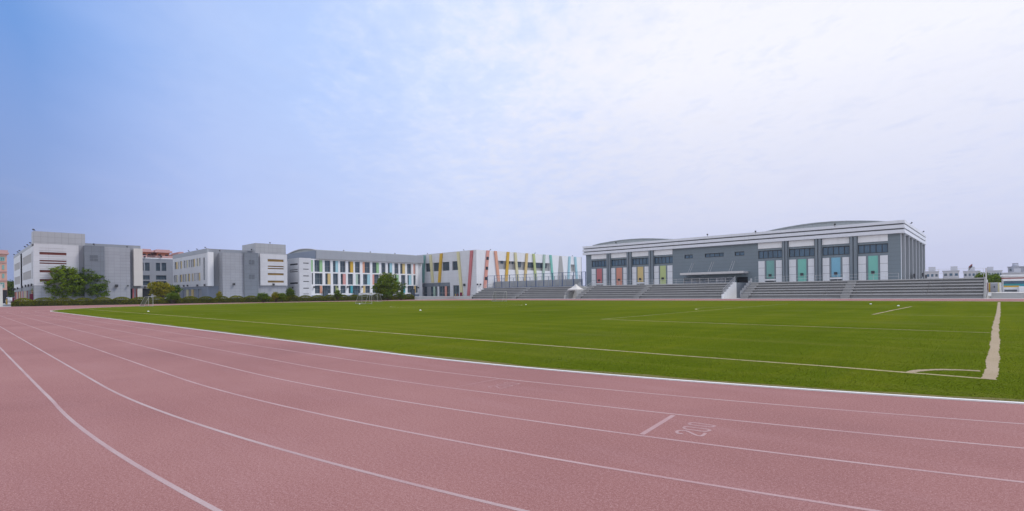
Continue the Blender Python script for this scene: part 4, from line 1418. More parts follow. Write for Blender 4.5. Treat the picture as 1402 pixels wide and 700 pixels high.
bl0, bl1 = PBn.a(643.5, 408), PBn.a(773, 408)
bm0, bm1 = PBn.a(789.5, 408), PBn.a(988.5, 408)
br0, br1 = PBn.a(1014.5, 408), PBn.a(1346.3, 407)
B1 = bleachers('left concrete bleachers below the white hall with slanted stripes', bl0, bl1, [PBn.a(706, 408)], None, 'c')
B2 = bleachers('middle concrete bleachers between the white tent and the stepped white tunnel wall', bm0, bm1, [bm0 + 0.9, PBn.a(873, 408)], None, 'w')
B3 = bleachers('right concrete bleachers, the longest, ending beside the striped white gate', br0, br1, [br0 + 0.9, PBn.a(1158, 408)], None, 'c')
# raised walkway behind the tiers
q = MB()
q.box(bl0, bl1, BB + 0.01, 124.6, 0, ZD - 0.02)
q.box(bm0, pG0 + 300 if False else bm1, BB + 0.01, NG - 0.01, 0, ZD - 0.02)
q.box(br0, br1, BB + 0.01, NG - 0.01, 0, ZD - 0.02)
q.box(pG1 + 0.6, br1, NG - 0.01, NG + 24, 0, ZD - 0.02)
structure('walkway', q, M['concrete_light'])
# railings along the top
railing(B1, [(bl0 + 0.4, BB + 0.2, ZD), (PBn.a(676, 408), BB + 0.2, ZD)], 1.1, 1.4)
railing(B1, [(bl0 + 0.1, NB + 0.2, 0.5), (bl0 + 0.1, BB, ZD)], 1.1, 1.3)
railing(B1, [(bl1 + 0.15, NB, 0.5), (bl1 + 0.15, BB, ZD)], 1.1, 1.0, bars=(0.25, 0.5, 0.75, 1.0))
railing(B2, [(bm0 + 0.3, BB + 0.3, ZD), (bm1 - 0.2, BB + 0.3, ZD)], 1.15, 1.9, (0.12, 0.5, 1.0), m='rail_light')
railing(B2, [(bm1 + 0.15, NB, 0.8), (bm1 + 0.15, BB, ZD + 0.4)], 1.05, 0.55, (0.1, 0.5, 1.0))
railing(B2, [(bm0 + 0.05, NB + 0.3, 0.8), (bm0 + 0.05, BB, ZD)], 1.05, 0.9)
railing(B3, [(br0 + 0.3, BB + 0.3, ZD), (FG.a(1240, 380), BB + 0.3, ZD)], 1.15, 1.9, (0.5, 1.0), m='rail_light', r=0.022)
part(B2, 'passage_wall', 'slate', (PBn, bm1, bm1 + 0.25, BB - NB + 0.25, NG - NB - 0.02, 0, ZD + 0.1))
q = MB()
for k in range(ROWS):
    n0 = NB + TREAD * k
    q.box(br0 - 0.2, br0 - 0.12, n0 + 0.05, n0 + 0.95, 0.3 + RISE * k, 0.3 + RISE * k + 1.35)
q.build('balustrade_panel', M['rail'], B3)
PT = Plane('N', BB + 0.2)
railing(B3, [(PT.a(1266, 375), BB + 0.25, ZD), (PT.a(1346.5, 375), BB + 0.25, ZD)], PT.z(1300, 368.6) - ZD, 1.62, (0.55, 1.0), m='rail_light', r=0.024)
q = MB()
q.tube([(br1 + 0.3, NB + 3.5, 0.0), (br1 + 0.3, NB + 3.5, PT.z(1346, 368.3))], 0.09, 8)
q.tube([(br1 + 0.3, NB + 3.5, PT.z(1346, 368.3) - 0.1), (br1 + 0.3, BB + 0.3, PT.z(1346, 368.3) - 0.1)], 0.05, 6)
q.build('end_post', M['rail_light'], B3)
# low court wall and blue court fences behind the left bleachers
q = MB()
PW = Plane('N', 124.3)
q.box(PW.a(676, 390), PW.a(797, 390), 124.3, 124.6, ZD - 0.02, PW.z(700, 385.4))
q.box(PW.a(676, 390), PW.a(797, 390), 124.26, 124.64, PW.z(700, 385.4), PW.z(700, 385.4) + 0.08)
tag(q.build('court_wall', M['wallgrey']), 'low grey concrete wall along the sports court above the left bleachers', 'wall')


def court_fence(label, nF, ups, vt, uv, nrails, post_m='fence_blue'):
    P = Plane('N', nF)
    ps = [P.a(u, 380) for u in ups]
    zt_ = P.z(*uv)
    t_ = thing('court_fence', label, 'fence', (ps[0] + ps[-1]) / 2, nF, ZD)
    for p in ps:
        q = MB()
        q.tube([(p, nF, ZD - 0.01), (p, nF, zt_)], 0.11, 6)
        q.build('post', M[post_m], t_)
    q = MB()
    for i in range(nrails):
        z = ZD + 0.15 + (zt_ - ZD - 0.2) * i / (nrails - 1)
        q.tube([(ps[0], nF, z), (ps[-1], nF, z)], 0.05, 5)
    q.build('rail', M[post_m], t_)
    q = MB()
    x = ps[0]
    while x < ps[-1]:
        q.bar((x, nF + 0.05, ZD + 0.1), (x, nF + 0.05, zt_ - 0.05), 0.012)
        x += 0.22
    z = ZD + 0.3
    while z < zt_ - 0.1:
        q.bar((ps[0], nF + 0.05, z), (ps[-1], nF + 0.05, z), 0.012)
        z += 0.3
    q.build('wire_mesh', M['mesh'], t_)
    return t_


court_fence('taller blue post and wire fence along the top of the left bleachers', BB + 1.2, (667.5, 676.8, 686.9, 697.6, 708.7, 720.5, 733.4, 744.4, 756.4, 769.8, 785.3, 796.5, 801.8), 0, (785, 372.6), 2)
court_fence('shorter dark fence with thinner posts at the back of the sports court', 123.6, (676.5, 690, 703, 716.4, 725.5, 735, 751, 759, 766.2, 774.5, 783.8, 794.1), 0, (766, 377.8), 3, 'mesh')

# tent in the stair gap
NT_ = 111.6
pt = Plane('N', NT_)
tp, tz = pt.a(788.5, 390), 0
ze, za = pt.z(788, 396.1), pt.z(789, 389.0)
t_ = thing('canopy_tent', 'small white pyramid tent in the gap between two bleachers', 'tent', tp, NT_)
q = MB()
hw = 1.55
k = 6
for s in range(4):
    c = [(-hw, -hw), (hw, -hw), (hw, hw), (-hw, hw)]
    (x0, y0), (x1, y1) = c[s], c[(s + 1) % 4]
    for i in range(k):
        f0, f1 = i / k, (i + 1) / k
        h = lambda f: ze + (za - ze) * (f ** 1.5)
        q.poly([(tp + x0 * (1 - f0), NT_ + y0 * (1 - f0), h(f0)), (tp + x1 * (1 - f0), NT_ + y1 * (1 - f0), h(f0)), (tp + x1 * (1 - f1), NT_ + y1 * (1 - f1), h(f1)), (tp + x0 * (1 - f1), NT_ + y0 * (1 - f1), h(f1))])
    q.poly([(tp + x0, NT_ + y0, ze - 0.3), (tp + x1, NT_ + y1, ze - 0.3), (tp + x1, NT_ + y1, ze), (tp + x0, NT_ + y0, ze)])
q.build('tent_roof', M['tent'], t_)
for x, y in ((-1, -1), (1, -1), (1, 1), (-1, 1)):
    MB().tube([(tp + x * (hw - .05), NT_ + y * (hw - .05), 0), (tp + x * (hw - .05), NT_ + y * (hw - .05), ze - 0.02)], 0.05, 6).build('leg', M['rail_light'], t_)

# ================================================================== far right corner
PKg = Plane('N', NB)
kx0 = br1 + 0.9
q = MB()
for k in range(4):
    q.box(kx0, kx0 + 40, NB + 0.6 + k * 0.8, NB + 26, 0.0 if k == 0 else 0.2 * k, 0.2 * (k + 1))
structure('steps', q, M['paving'])
PZ = 0.8
q = MB()
q.box(kx0 + 0.5, kx0 + 40, NB + 3, NB + 50, PZ - 0.01, PZ + 0.004)
structure('platform_paving', q, M['cream'])
NK = 128.0
K = Plane('N', NK)
k0, k1 = K.a(1371.3, 390), K.a(1371.3, 390) + 9.0
zk = K.z(1380, 378.4)
kc = lambda x: 1340 + x / 14.0
kv = lambda y: 365 + y / 14.0
t_ = thing('canteen_kiosk', 'white kiosk with a red stripe and blue green serving window at far right', 'kiosk', k0, NK, PZ)
zo0, zo1 = K.z(1371, kv(400)), K.z(1371, kv(280))
MB().wall(K, k0, k1, PZ, zk, [(k0 + 0.25, k1 - 0.3, zo0, zo1)], 0.35).build('wall', M['white_plain'], t_)
part(t_, 'side_wall', 'white_plain', (K, k0, k0 + 0.2, 0.0, 5, PZ, zk - 0.01), (K, k1 - 0.2, k1, 0, 5, PZ, zk - 0.01), (K, k0 + 0.2, k1 - 0.2, 4.8, 5, PZ, zk - 0.01))
part(t_, 'roof', 'white_plain', (K, k0 - 0.15, k1 + 0.15, -0.3, 5.2, zk, zk + 0.25))
part(t_, 'red_stripe', 'c_brick', (K, k0 - 0.02, k1, -0.06, -0.003, K.z(1371, kv(238)), K.z(1371, kv(218))))
wn = part(t_, 'serving_window', 'c_teal', (K, k0 + 0.25, k1 - 0.3, 0.28, 0.36, zo0, zo1))
part(t_, 'blue_band', 'glass_blue', (K, k0 + 0.25, k1 - 0.3, 0.2, 0.27, zo1 - 0.5, zo1 - 0.002))
part(t_, 'food_display', 'c_yellow', (K, k0 + 0.25, kx0 + 8 if False else k0 + 2.3, 0.05, 0.19, zo0, zo0 + 0.28))
part(t_, 'food_display', 'c_red', (K, k0 + 2.9, k0 + 4.4, 0.05, 0.19, zo0 + 0.02, zo0 + 0.25))
part(t_, 'counter', 'white_plain', (K, k0 + 2.2, k1, -0.7, -0.003, PZ, zo0 + 0.15))
part(t_, 'vent', 'groove', (K, k0 + 0.35, k0 + 2.0, -0.03, -0.002, PZ + 0.1, PZ + 0.45), (K, k0 + 4.2, k0 + 6.4, -0.73, -0.701, PZ + 0.15, PZ + 0.5))
wall_lamp(t_, K, k0 + 4.2, K.z(1390, kv(262)), 0.4)
# poster stand at the frame edge
px_, pn_, _ = atY(1403.5, 396, 92)
t_ = thing('drinks_cooler', 'orange and black drinks cooler in front of the kiosk at the right edge', 'cooler', px_, pn_, PZ)
MB().box(px_ - 0.6, px_ + 0.6, pn_ - 0.4, pn_ + 0.4, PZ, PZ + 0.75).build('body', M['c_orange'], t_)
MB().box(px_ - 0.61, px_ + 0.61, pn_ - 0.41, pn_ + 0.41, PZ + 0.76, PZ + 1.2).build('display', M['dframe'], t_)
MB().box(px_ - 0.6, px_ + 0.6, pn_ - 0.4, pn_ + 0.4, PZ + 1.21, PZ + 1.55).build('top_panel', M['c_orange'], t_)
# striped gate wall
NW = 136.0
GW = Plane('N', NW)
q0, q1 = GW.a(1352.3, 393), GW.a(1371.0, 393)
t_ = thing('gate_wall', 'pale wall with grey blue gate between orange and yellow stripes', 'gate', (q0 + q1) / 2, NW, PZ)
zg = GW.z(1360, 387.1)
part(t_, 'wall', 'white_plain', (GW, q0, q1, 0, 0.3, PZ, zg))
part(t_, 'gate_leaf', 'citygrey', (GW, GW.a(1356, 393), GW.a(1366, 393), -0.1, -0.003, PZ, zg - 0.12))
part(t_, 'orange_stripe', 'c_yellow', (GW, GW.a(1353.6, 393), GW.a(1355.9, 393), -0.12, -0.003, PZ, zg - 0.05))
part(t_, 'yellow_stripe', 'c_cream', (GW, GW.a(1366.1, 393), GW.a(1368.2, 393), -0.12, -0.003, PZ, zg - 0.05))
part(t_, 'handle', 'dframe', (GW, GW.a(1360.7, 393), GW.a(1362, 393), -0.2, -0.1, (PZ + zg) / 2 - 0.1, (PZ + zg) / 2 + 0.25))
P5 = Plane('N', 114.0)
mp = P5.a(1350.4, 395)
t_ = thing('standing_sign', 'tall maroon sign board on two legs beside the right bleachers', 'sign', mp, 114, PZ)
z5, z6 = P5.z(1350, 397.2), P5.z(1350, 387)
MB().box(mp - 0.17, mp + 0.17, 113.95, 114.05, z5, z6).build('board', M['c_maroon'], t_)
for s in (-1, 1):
    MB().tube([(mp + s * 0.13, 114, PZ), (mp + s * 0.13, 114, z5)], 0.025, 6).build('leg', M['c_maroon'], t_)


# ------------------------------------------------------------------ distant town
def town_block(label, u0, u1, vt, Y, wins=3, floors=2, m='citywall', tank=True, name='town_building'):
    a = atY(u0, vt, Y)
    c = atY(u1, vt, Y)
    x0, x1 = world(*a[:2]).x, world(*c[:2]).x
    zt_ = (a[2] + c[2]) / 2
    o = bpy.data.objects.new(name, None)
    COL.objects.link(o)
    wc = Vector(((x0 + x1) / 2, Y, 0))
    o.location = wc
    o.rotation_euler = (0, 0, -math.atan2(wc.x, Y))
    tag(o, label, 'building', 'far town buildings beyond the school')
    def blk(nm, mt, bx):
        q = MB()
        for bb in bx:
            q.box(*bb)
        me = bpy.data.meshes.new(nm)
        me.from_pydata(q.v, [], q.f)
        me.materials.append(M[mt])
        oo = bpy.data.objects.new(nm, me)
        COL.objects.link(oo)
        oo.parent = o
    w = (x1 - x0) / 2 * math.cos(math.atan2(wc.x, Y))
    blk('wall', m, [(-w, w, 0, 18, 0, zt_)])
    blk('roof', m, [(-w - 0.3, w + 0.3, -0.3, 18.3, zt_ + 0.002, zt_ + 0.5)])
    fh = 3.4
    for f in range(floors):
        for k in range(wins):
            x = -w + 2 * w * (k + 0.5) / wins
            zc = zt_ - 1.9 - fh * f
            if zc > 1:
                blk('window', 'glass_blue' if (k + f) % 3 else 'glass', [(x - w / wins * 0.55, x + w / wins * 0.55, -0.08, 0.05, zc - 0.8, zc + 0.7)])
    if tank:
        x = random.uniform(-0.5, 0.5) * w
        blk('roof_tank', m, [(x - 1.6, x + 1.6, 4, 8, zt_ + 0.5, zt_ + 3.0)])
    return o


town_block('pale block seen through the top railing nearest the sports hall', 1262, 1285, 372.6, 300, 4)
town_block('pale cubic block seen through the middle of the tall top railing', 1290.8, 1313, 371.6, 310, 3)
town_block('blue windowed block seen through the right end of the tall railing', 1319, 1341.5, 372, 320, 4)
town_block('long pale building with roof boxes above the far right tree', 1349.5, 1372, 371.3, 340, 6)
town_block('lower long pale building behind the kiosk roof', 1371, 1404, 374.2, 330, 6)
town_block('tall grey building with blue windows at the far right edge', 1379.5, 1420, 365.6, 370, 4, 3, 'citygrey')
p_, n_, z_ = atY(1390.3, 363, 369)
q = MB()
q.lathe((p_, n_, z_ - 8), [(2.0, 0), (2.0, 7.2), (1.4, 8.2), (0.3, 8.6)], 12)
q2 = tag(q.build('roof_dome', M['citygrey']), 'small rounded roof turret on the tall grey building at far right', 'turret')
# flag
p_, n_, z_ = atY(1326.6, 366, 260)
t_ = thing('flag_pole', 'small flag in red and dark colours flying above the right bleachers railing', 'flag', p_, n_)
MB().tube([(p_, n_, 0), (p_, n_, z_ + 0.6)], 0.09, 6).build('pole', M['rail'], t_)
dv = Vector((0.73, 0.68, 0)).normalized()
for k, (c, f0, f1) in enumerate((('c_brick', 0.0, 0.42), ('dframe', 0.42, 1.0))):
    q = MB()
    A = Vector((p_, n_, z_ + 0.5))
    w0, w1 = Vector((1.2, 0.9, 1.1)), Vector((0, 0, -1.9))
    sgm = 6
    for i in range(sgm):
        s0, s1 = i / sgm, (i + 1) / sgm
        pts = []
        for s, h in ((s0, f0), (s1, f0), (s1, f1), (s0, f1)):
            P = A + w0 * s + w1 * h * (1 - 0.2 * s) + Vector((0.08 * math.sin(7 * s), -0.1 * math.sin(7 * s), 0))
            pts.append(P)
        th = Vector((0.02, -0.02, 0))
        q.hexa([tuple(P) for P in pts] + [tuple(P + th) for P in pts])
    q.build('cloth', M[c], t_)

# ================================================================== far left edge
p_, n_, z_ = atY(4, 345.5, 175)
P = Plane('P', p_)
t_ = thing('pink_apartment_block', 'pink apartment block with green windows at the far left edge', 'apartment building', p_, n_)
a0, a1 = P.a(-14), P.a(9.6)
zt_ = P.z(8, 348)
part(t_, 'wall', 'pinkwall', (P, a0, a1, 0, 14, 0, zt_))
part(t_, 'cornice', 'pinkroof', (P, a0, a1 + 0.5, -0.5, 14.5, zt_, zt_ + 0.55), (P, a0, a1 + 0.25, -0.25, 14.2, zt_ + 0.56, zt_ + 1.3))
for u0, u1, v0, v1 in ((0, 6.6, 352, 357.5), (3, 6, 363, 369), (3, 6, 375, 381), (0, 6, 387, 394.5)):
    window(t_, P, P.a(u0), P.a(u1), P.z(3, v1), P.z(3, v0), -0.02, mull=1, glass='glass', fr='c_greyteal', fw=0.25)
for v in (359, 371.5, 383.5):
    part(t_, 'ledge', 'pinkroof', (P, a0, a1 + 0.1, -0.25, -0.003, P.z(3, v + 0.8), P.z(3, v)))
part(t_, 'dark_shopfront', 'dark', (P, P.a(3.5), P.a(9.4), -0.1, -0.004, 0, P.z(5, 397.2)))
# white pillar wall nearer
p_, n_ = ground(3.8, 419.6)
q = MB()
zz_ = 1.6 + (409.2 - 390.3) * (1.6 / (419.6 - 409.2))
q.box(p_, p_ - 14, n_ - 0.5, n_, 0, zz_)
q.box(p_ + 0.08, p_ - 14, n_ - 0.58, n_ + 0.08, zz_, zz_ + 0.12)
tag(q.build('gate_pillar', M['cream']), 'plain white boundary wall end at the far left edge of the track', 'wall')


# ------------------------------------------------------------------ foliage
def leaf_mesh(name, cent, size, m, parent=None, org=None, flat=0.35):
    """one small two-triangle leaf per centre, random tilt, built with numpy"""
    N = len(cent)
    d = rng.normal(size=(N, 3))
    d[:, 2] *= flat * 2
    d /= np.linalg.norm(d, axis=1)[:, None]
    e = rng.normal(size=(N, 3))
    e -= d * (e * d).sum(1)[:, None]
    e /= np.linalg.norm(e, axis=1)[:, None]
    s = size * rng.uniform(0.6, 1.35, N)[:, None]
    V = np.empty((N, 4, 3))
    V[:, 0] = cent - d * s
    V[:, 1] = cent + e * s * 0.48
    V[:, 2] = cent + d * s
    V[:, 3] = cent - e * s * 0.48
    o0 = np.array(ORG[parent.name] if parent is not None else org)
    V = (V - o0).reshape(-1, 3)
    me = bpy.data.meshes.new(name)
    me.vertices.add(N * 4)
    me.vertices.foreach_set('co', V.ravel())
    me.loops.add(N * 4)
    me.loops.foreach_set('vertex_index', np.arange(N * 4))
    me.polygons.add(N)
    me.polygons.foreach_set('loop_start', np.arange(0, N * 4, 4))
    me.polygons.foreach_set('loop_total', np.full(N, 4))
    me.materials.append(m)
    me.update(calc_edges=True)
    o = bpy.data.objects.new(name, me)
    COL.objects.link(o)
    ORG[o.name] = tuple(o0)
    if parent is not None:
        o.parent = parent
    else:
        o.location = world(*org)
        o.rotation_euler = (0, 0, ROTZ)
    return o


def tree(name, label, cat, p, n, trunk_h, blobs, nclump, per, cr_, size, m, tr=0.22, group=None, z0=0.0):
    """blobs: (dp, dn, z, rp, rn, rz); clumps of leaves at twig ends spread through them"""
    t_ = thing(name, label, cat, p, n, z0, group)
    cl = []
    tot = sum(b_[3] * b_[4] * b_[5] for b_ in blobs)
    for b_ in blobs:
        k = max(3, int(nclump * b_[3] * b_[4] * b_[5] / tot))
        for _ in range(k):
            v = rng.normal(size=3)
            v /= np.linalg.norm(v)
            r = rng.uniform(0.25, 1.0) ** 0.45 * rng.uniform(0.88, 1.10) * (rng.uniform(1.05, 1.28) if rng.random() < 0.16 else 1.0)
            cl.append((p + b_[0] + v[0] * r * b_[3], n + b_[1] + v[1] * r * b_[4], max(z0 + 0.5, z0 + b_[2] + v[2] * r * b_[5])))
    cl = np.array(cl)
    q = MB()
    if trunk_h > 0:
        top = (p, n, z0 + trunk_h)
        q.tube([(p, n, z0 - 0.05), (p + 0.05, n, z0 + trunk_h * 0.5), top], [tr * 1.25, tr, tr * 0.85], 8)
    else:
        top = (p, n, z0 + 0.1)
    idx = rng.choice(len(cl), size=min(len(cl), 46), replace=False)
    for i in idx:
        c = cl[i]
        mid = (top[0] * 0.5 + c[0] * 0.5 + rng.uniform(-.2, .2), top[1] * 0.5 + c[1] * 0.5 + rng.uniform(-.2, .2), top[2] * 0.4 + c[2] * 0.6)
        q.tube([top, mid, tuple(c)], [tr * 0.42, tr * 0.22, tr * 0.06], 5, caps=False)
    q.build('trunk', M['bark'], t_)
    cc = np.repeat(cl, per, axis=0)
    k = len(cc)
    off = rng.normal(size=(k, 3)) * np.array([1, 1, 0.7]) * cr_ * 0.42
    leaf_mesh('crown', cc + off, size, M[m], t_)
    return t_


def tree_at(name, label, cat, u0, u1, vt, vb, dist, m, nclump, per, cr_, size, trunk=None, base_v=None, blobs=None, group=None):
    uc = (u0 + u1) / 2
    p, n, _ = atY(uc, 380, dist)
    px = FPX / dist
    w = (u1 - u0) / px / 2
    z1 = atY(uc, vt, dist)[2]
    zb = max(atY(uc, vb, dist)[2], 0.15)
    if blobs is None:
        zc, rz = (z1 + zb) / 2, (z1 - zb) / 2
        blobs = [(0, 0, zc, w, w, rz)]
    return tree(name, label, cat, p, n, trunk if trunk is not None else zb + 0.5, blobs, nclump, per, cr_, size, m, group=group)


def vb(u, v, dist, uc):
    """offset of a crown lobe from its trunk for a lobe centred at picture column u"""
    a, c = atY(u, v, dist), atY(uc, v, dist)
    return a[0] - c[0], a[1] - c[1], a[2]


def lobes(uc, dist, L):
    o = []
    px = FPX / dist
    for u, v, rw, rh in L:
        d = vb(u, v, dist, uc)
        o.append((d[0], d[1], d[2], rw / px, rw / px, rh / px))
    return o


D1 = 116
tree('broad_tree', 'left leafy tree with wide crown before the red brown strip windows', 'tree', *atY(74, 400, D1)[:2], 1.7,
     lobes(74, D1, [(62, 397, 12, 11), (84, 392, 17, 17), (70, 389, 14, 10), (92, 380, 17, 12), (88, 372, 15, 9), (101, 391, 13, 16), (56, 401, 7, 6)]), 330, 46, 0.62, 0.17, 'leaf', 0.24)
tree('broad_tree', 'right leafy tree with darker crown before the slate grey panel', 'tree', *atY(108, 400, D1 + 3)[:2], 1.8,
     lobes(108, D1 + 3, [(120, 393, 18, 15), (128, 388, 15, 15), (122, 377, 13, 11), (133, 398, 13, 10), (112, 395, 12, 13)]), 270, 46, 0.62, 0.17, 'leaf_dark', 0.24)
tree('broad_tree', 'round green tree in front of the multicoloured window grid', 'tree', *atY(530, 400, 146)[:2], 1.4,
     lobes(530, 146, [(530, 391, 17, 13), (523, 395, 12, 9), (540, 396, 11, 9), (530, 381, 12, 8), (517, 400, 6, 5)]), 330, 46, 0.6, 0.17, 'leaf_bright' if False else 'leaf', 0.22)
tree('slim_tree', 'thin young tree beside the round green tree', 'tree', *atY(550, 400, 146)[:2], 1.2,
     lobes(550, 146, [(550, 394, 6, 6), (547, 399, 5, 5), (553, 390, 4, 4)]), 40, 26, 0.4, 0.13, 'leaf_dark', 0.1)
tree('flowering_bush', 'yellow green bushy tree in front of the grey link building', 'tree', *atY(221, 400, 126)[:2], 0.9,
     lobes(221, 126, [(219, 394, 12, 8), (212, 393, 8, 7), (227, 396, 9, 8), (218, 401, 11, 6)]), 190, 44, 0.55, 0.15, 'leaf_yellow', 0.14)
tree('small_tree', 'small dark green tree beside the yellow green bushy tree', 'tree', *atY(236, 400, 128)[:2], 0.9,
     lobes(236, 128, [(236, 397, 9, 6), (241, 394, 4, 3), (233, 401, 8, 5)]), 90, 44, 0.5, 0.15, 'leaf_dark', 0.12)
SH = [('rounded_shrub', 'bright green rounded shrub under the small dark green tree', 228.5, 244, 401.5, 409, 120, 'leaf_bright', 120),
      ('young_plant', 'tiny yellow green plant by the grey gridded bay', 297.5, 303, 398.5, 409, 127, 'leaf_yellow', 30),
      ('clipped_shrub', 'clipped square green shrub below the raised corner tower', 353, 367.3, 402, 409.5, 124, 'leaf_bright', 130),
      ('rounded_shrub', 'yellowish rounded shrub below the yellow strip windows', 371.5, 383, 400.8, 409.5, 126, 'leaf_yellow', 80),
      ('clipped_shrub', 'dark green clipped shrub beside the yellowish shrub', 382, 390.5, 401, 409.5, 126, 'leaf', 70),
      ('conifer_shrub', 'dull olive shrub beside the white stair box', 391.5, 402.5, 394.6, 408.5, 136, 'leaf_dark', 110),
      ('rounded_shrub', 'pale round shrub beneath the lime window panel', 457.5, 466.5, 398, 407.5, 134, 'leaf_dark', 60),
      ('rounded_shrub', 'low grey green shrub at the foot of the round green tree', 524, 537, 399.5, 407, 138, 'leaf_dark', 60),
      ('rounded_shrub', 'low shrub under the thin young tree', 543, 554, 399, 407, 139, 'leaf_dark', 50)]
for nm, lab, u0, u1, vt, vb_, dist, m, k in SH:
    tree_at(nm, lab, 'shrub', u0, u1, vt, vb_ + 2, dist, m, k, 40, 0.4, 0.10, trunk=0.0 if nm != 'young_plant' else 0.8)
# dark trees at the left edge and trees by the right gate
tree_at('dark_tree', 'dark dense tree standing between the pink block and white school block', 'tree', 8, 21, 385, 408, 190, 'leaf_dark', 130, 46, 1.0, 0.28, trunk=2.0)
tree_at('gate_tree', 'left green tree showing above the striped gate', 'tree', 1336, 1356, 375.2, 392, 150, 'leaf', 120, 44, 0.8, 0.2, trunk=2.0)
tree_at('gate_tree', 'right green tree showing above the striped gate', 'tree', 1353, 1371, 377, 392, 152, 'leaf', 120, 44, 0.8, 0.2, trunk=2.0)

# hedge: scalloped mounds along the end of the track
hx0, hx1 = HG0, HG1
L = math.dist(hx0, hx1)
hd = ((hx1[0] - hx0[0]) / L, (hx1[1] - hx0[1]) / L)
hn = (-hd[1], hd[0]) if -hd[1] < 0 else (hd[1], -hd[0])
t_ = thing('hedge', 'long low scalloped hedge between the track and the school blocks', 'hedge', *hx0)
q = MB()
cents = []
nm_ = 27
ML = L / nm_
HW = 0.8
for i in range(nm_):
    c0 = (i + 0.5) * ML
    hgt = 1.66 + 0.06 * math.sin(i * 1.7)
    k = 2600
    s = rng.uniform(-0.5, 0.5, k)
    prof_ = hgt - 0.55 * (2 * np.abs(s)) ** 2.4
    if i == 0:
        prof_ = np.where(s < 0, prof_ - 0.55 * (2 * np.abs(s)) ** 3, prof_)
    if i == nm_ - 1:
        prof_ = np.where(s > 0, prof_ - 0.15 * (2 * np.abs(s)) ** 3, prof_)
    ang = rng.uniform(-math.pi * 0.08, math.pi * 1.08, k)
    r = rng.uniform(0.9, 1.04, k)
    w = np.cos(ang) * HW * r
    w = np.sign(w) * np.minimum(np.abs(w) * 1.15, HW)
    z = np.clip(0.12 + (prof_ - 0.12) * np.abs(np.sin(ang)) ** 0.45 * r, 0.05, None)
    low = rng.random(k) < 0.22
    z = np.where(low, z * rng.random(k), z)
    a = c0 + s * ML
    cents.append(np.stack([hx0[0] + hd[0] * a + hn[0] * (w + HW), hx0[1] + hd[1] * a + hn[1] * (w + HW), z], 1))
    q.hexa([(hx0[0] + hd[0] * (c0 + e * ML * 0.5) + hn[0] * (HW + f * HW * 0.8), hx0[1] + hd[1] * (c0 + e * ML * 0.5) + hn[1] * (HW + f * HW * 0.8), zz2)
            for zz2, sc in ((0, 1), (hgt - 0.62, 0.8)) for e, f in ((-1, -1), (1, -1), (1, 1), (-1, 1))])
q.build('stems', M['hedge_core'], t_)
leaf_mesh('foliage', np.concatenate(cents), 0.085, M['hedge'], t_)


# ------------------------------------------------------------------ goals, balls, markers
def goal(label, u, v, w, d, h, dirn, dp0, up=None):
    p, n = ground(u, v)
    t_ = thing('football_goal', label, 'football goal', p, n, 0.012, 'small movable goals on the pitch')
    p0, p1 = (p - w, p) if dp0 < 0 else (p, p + w)
    nb = n + dirn * d
    for x in (p0, p1):
        MB().tube([(x, n, 0.01), (x, n, h)], 0.045, 8).build('post', M['goalwhite'], t_)
    MB().tube([(p0, n, h - 0.05), (p1, n, h - 0.05)], 0.045, 8).build('crossbar', M['goalwhite'], t_)
    q = MB()
    for x in (p0, p1):
        q.tube([(x, n, h - 0.06), (x, n + dirn * d * 0.45, h - 0.1), (x, nb, 0.05), (x, n, 0.05)], 0.032, 6)
    q.tube([(p0, nb, 0.05), (p1, nb, 0.05)], 0.04, 6)
    q.build('back_frame', M['goalwhite'], t_)
    q = MB()
    k = 16
    for i in range(k + 1):
        x = p0 + (p1 - p0) * i / k
        q.bar((x, n + dirn * d * 0.45, h - 0.1), (x, nb, 0.05), 0.012)
        q.bar((x, n, h - 0.06), (x, n + dirn * d * 0.45, h - 0.1), 0.012)
    for i in range(10):
        f = i / 9
        q.bar((p0, n + dirn * d * (0.45 + 0.55 * f), h - 0.1 - (h - 0.15) * f), (p1, n + dirn * d * (0.45 + 0.55 * f), h - 0.1 - (h - 0.15) * f), 0.012)
    for x in (p0, p1):
        for i in range(8):
            z = 0.1 + (h - 0.2) * i / 8
            e = 1 - 0.55 * z / h
            q.bar((x, n, z), (x, n + dirn * d * e, z), 0.012)
        for i in range(1, 5):
            e = i / 5
            q.bar((x, n + dirn * d * e, 0.05), (x, n + dirn * d * e, (h - 0.1) * min(1, (1 - e) / 0.55)), 0.012)
    q.build('net', M['net'], t_)
    return t_


goal('white goal seen nearly edge on at the left end of the pitch before the hedge', 209.5, 419.6, 3.0, 1.3, 1.75, -1, -1)
goal('nearer white goal standing before the multicoloured window hall with a ball beside it', 509, 416.2, 3.2, 1.3, 1.95, -1, -1)
goal('farther white goal just behind the nearer one by the track edge', 516.6, 413.2, 3.2, 1.3, 1.9, 1, -1)
goal('thin white goal in front of the left bleachers', 693.5, 412.6, 3.0, 1.2, 2.0, -1, -1)
p, n = ground(492.3, 417.3)
q = MB()
q.lathe((p, n, 0.012), [(0.11 * math.sin(math.pi * i / 10) + 0.001, 0.11 - 0.11 * math.cos(math.pi * i / 10)) for i in range(11)], 14)
tag(q.build('football', M['ballwhite'], smooth=True), 'white football lying at the foot of the nearer goal', 'ball')
for u, v, lab in ((203, 427, 'white marker disc on the grass near the edge on goal'), (575.6, 425.5, 'white marker disc on the grass below the entrance of the striped hall'),
                  (720, 417.6, 'small white marker disc on the grass before the left bleachers'), (1192, 416.8, 'tiny white marker disc farthest right but one before the right bleachers'),
                  (1230, 419.4, 'tiny white marker disc near the short goal area line')):
    p, n = ground(u, v)
    q = MB()
    q.lathe((p, n, 0.014), [(0.105, 0.0), (0.10, 0.02), (0.06, 0.08), (0.04, 0.085)], 14)
    tag(q.build('marker_disc', M['ballwhite'], smooth=True), lab, 'marker', 'white marker discs on the pitch')
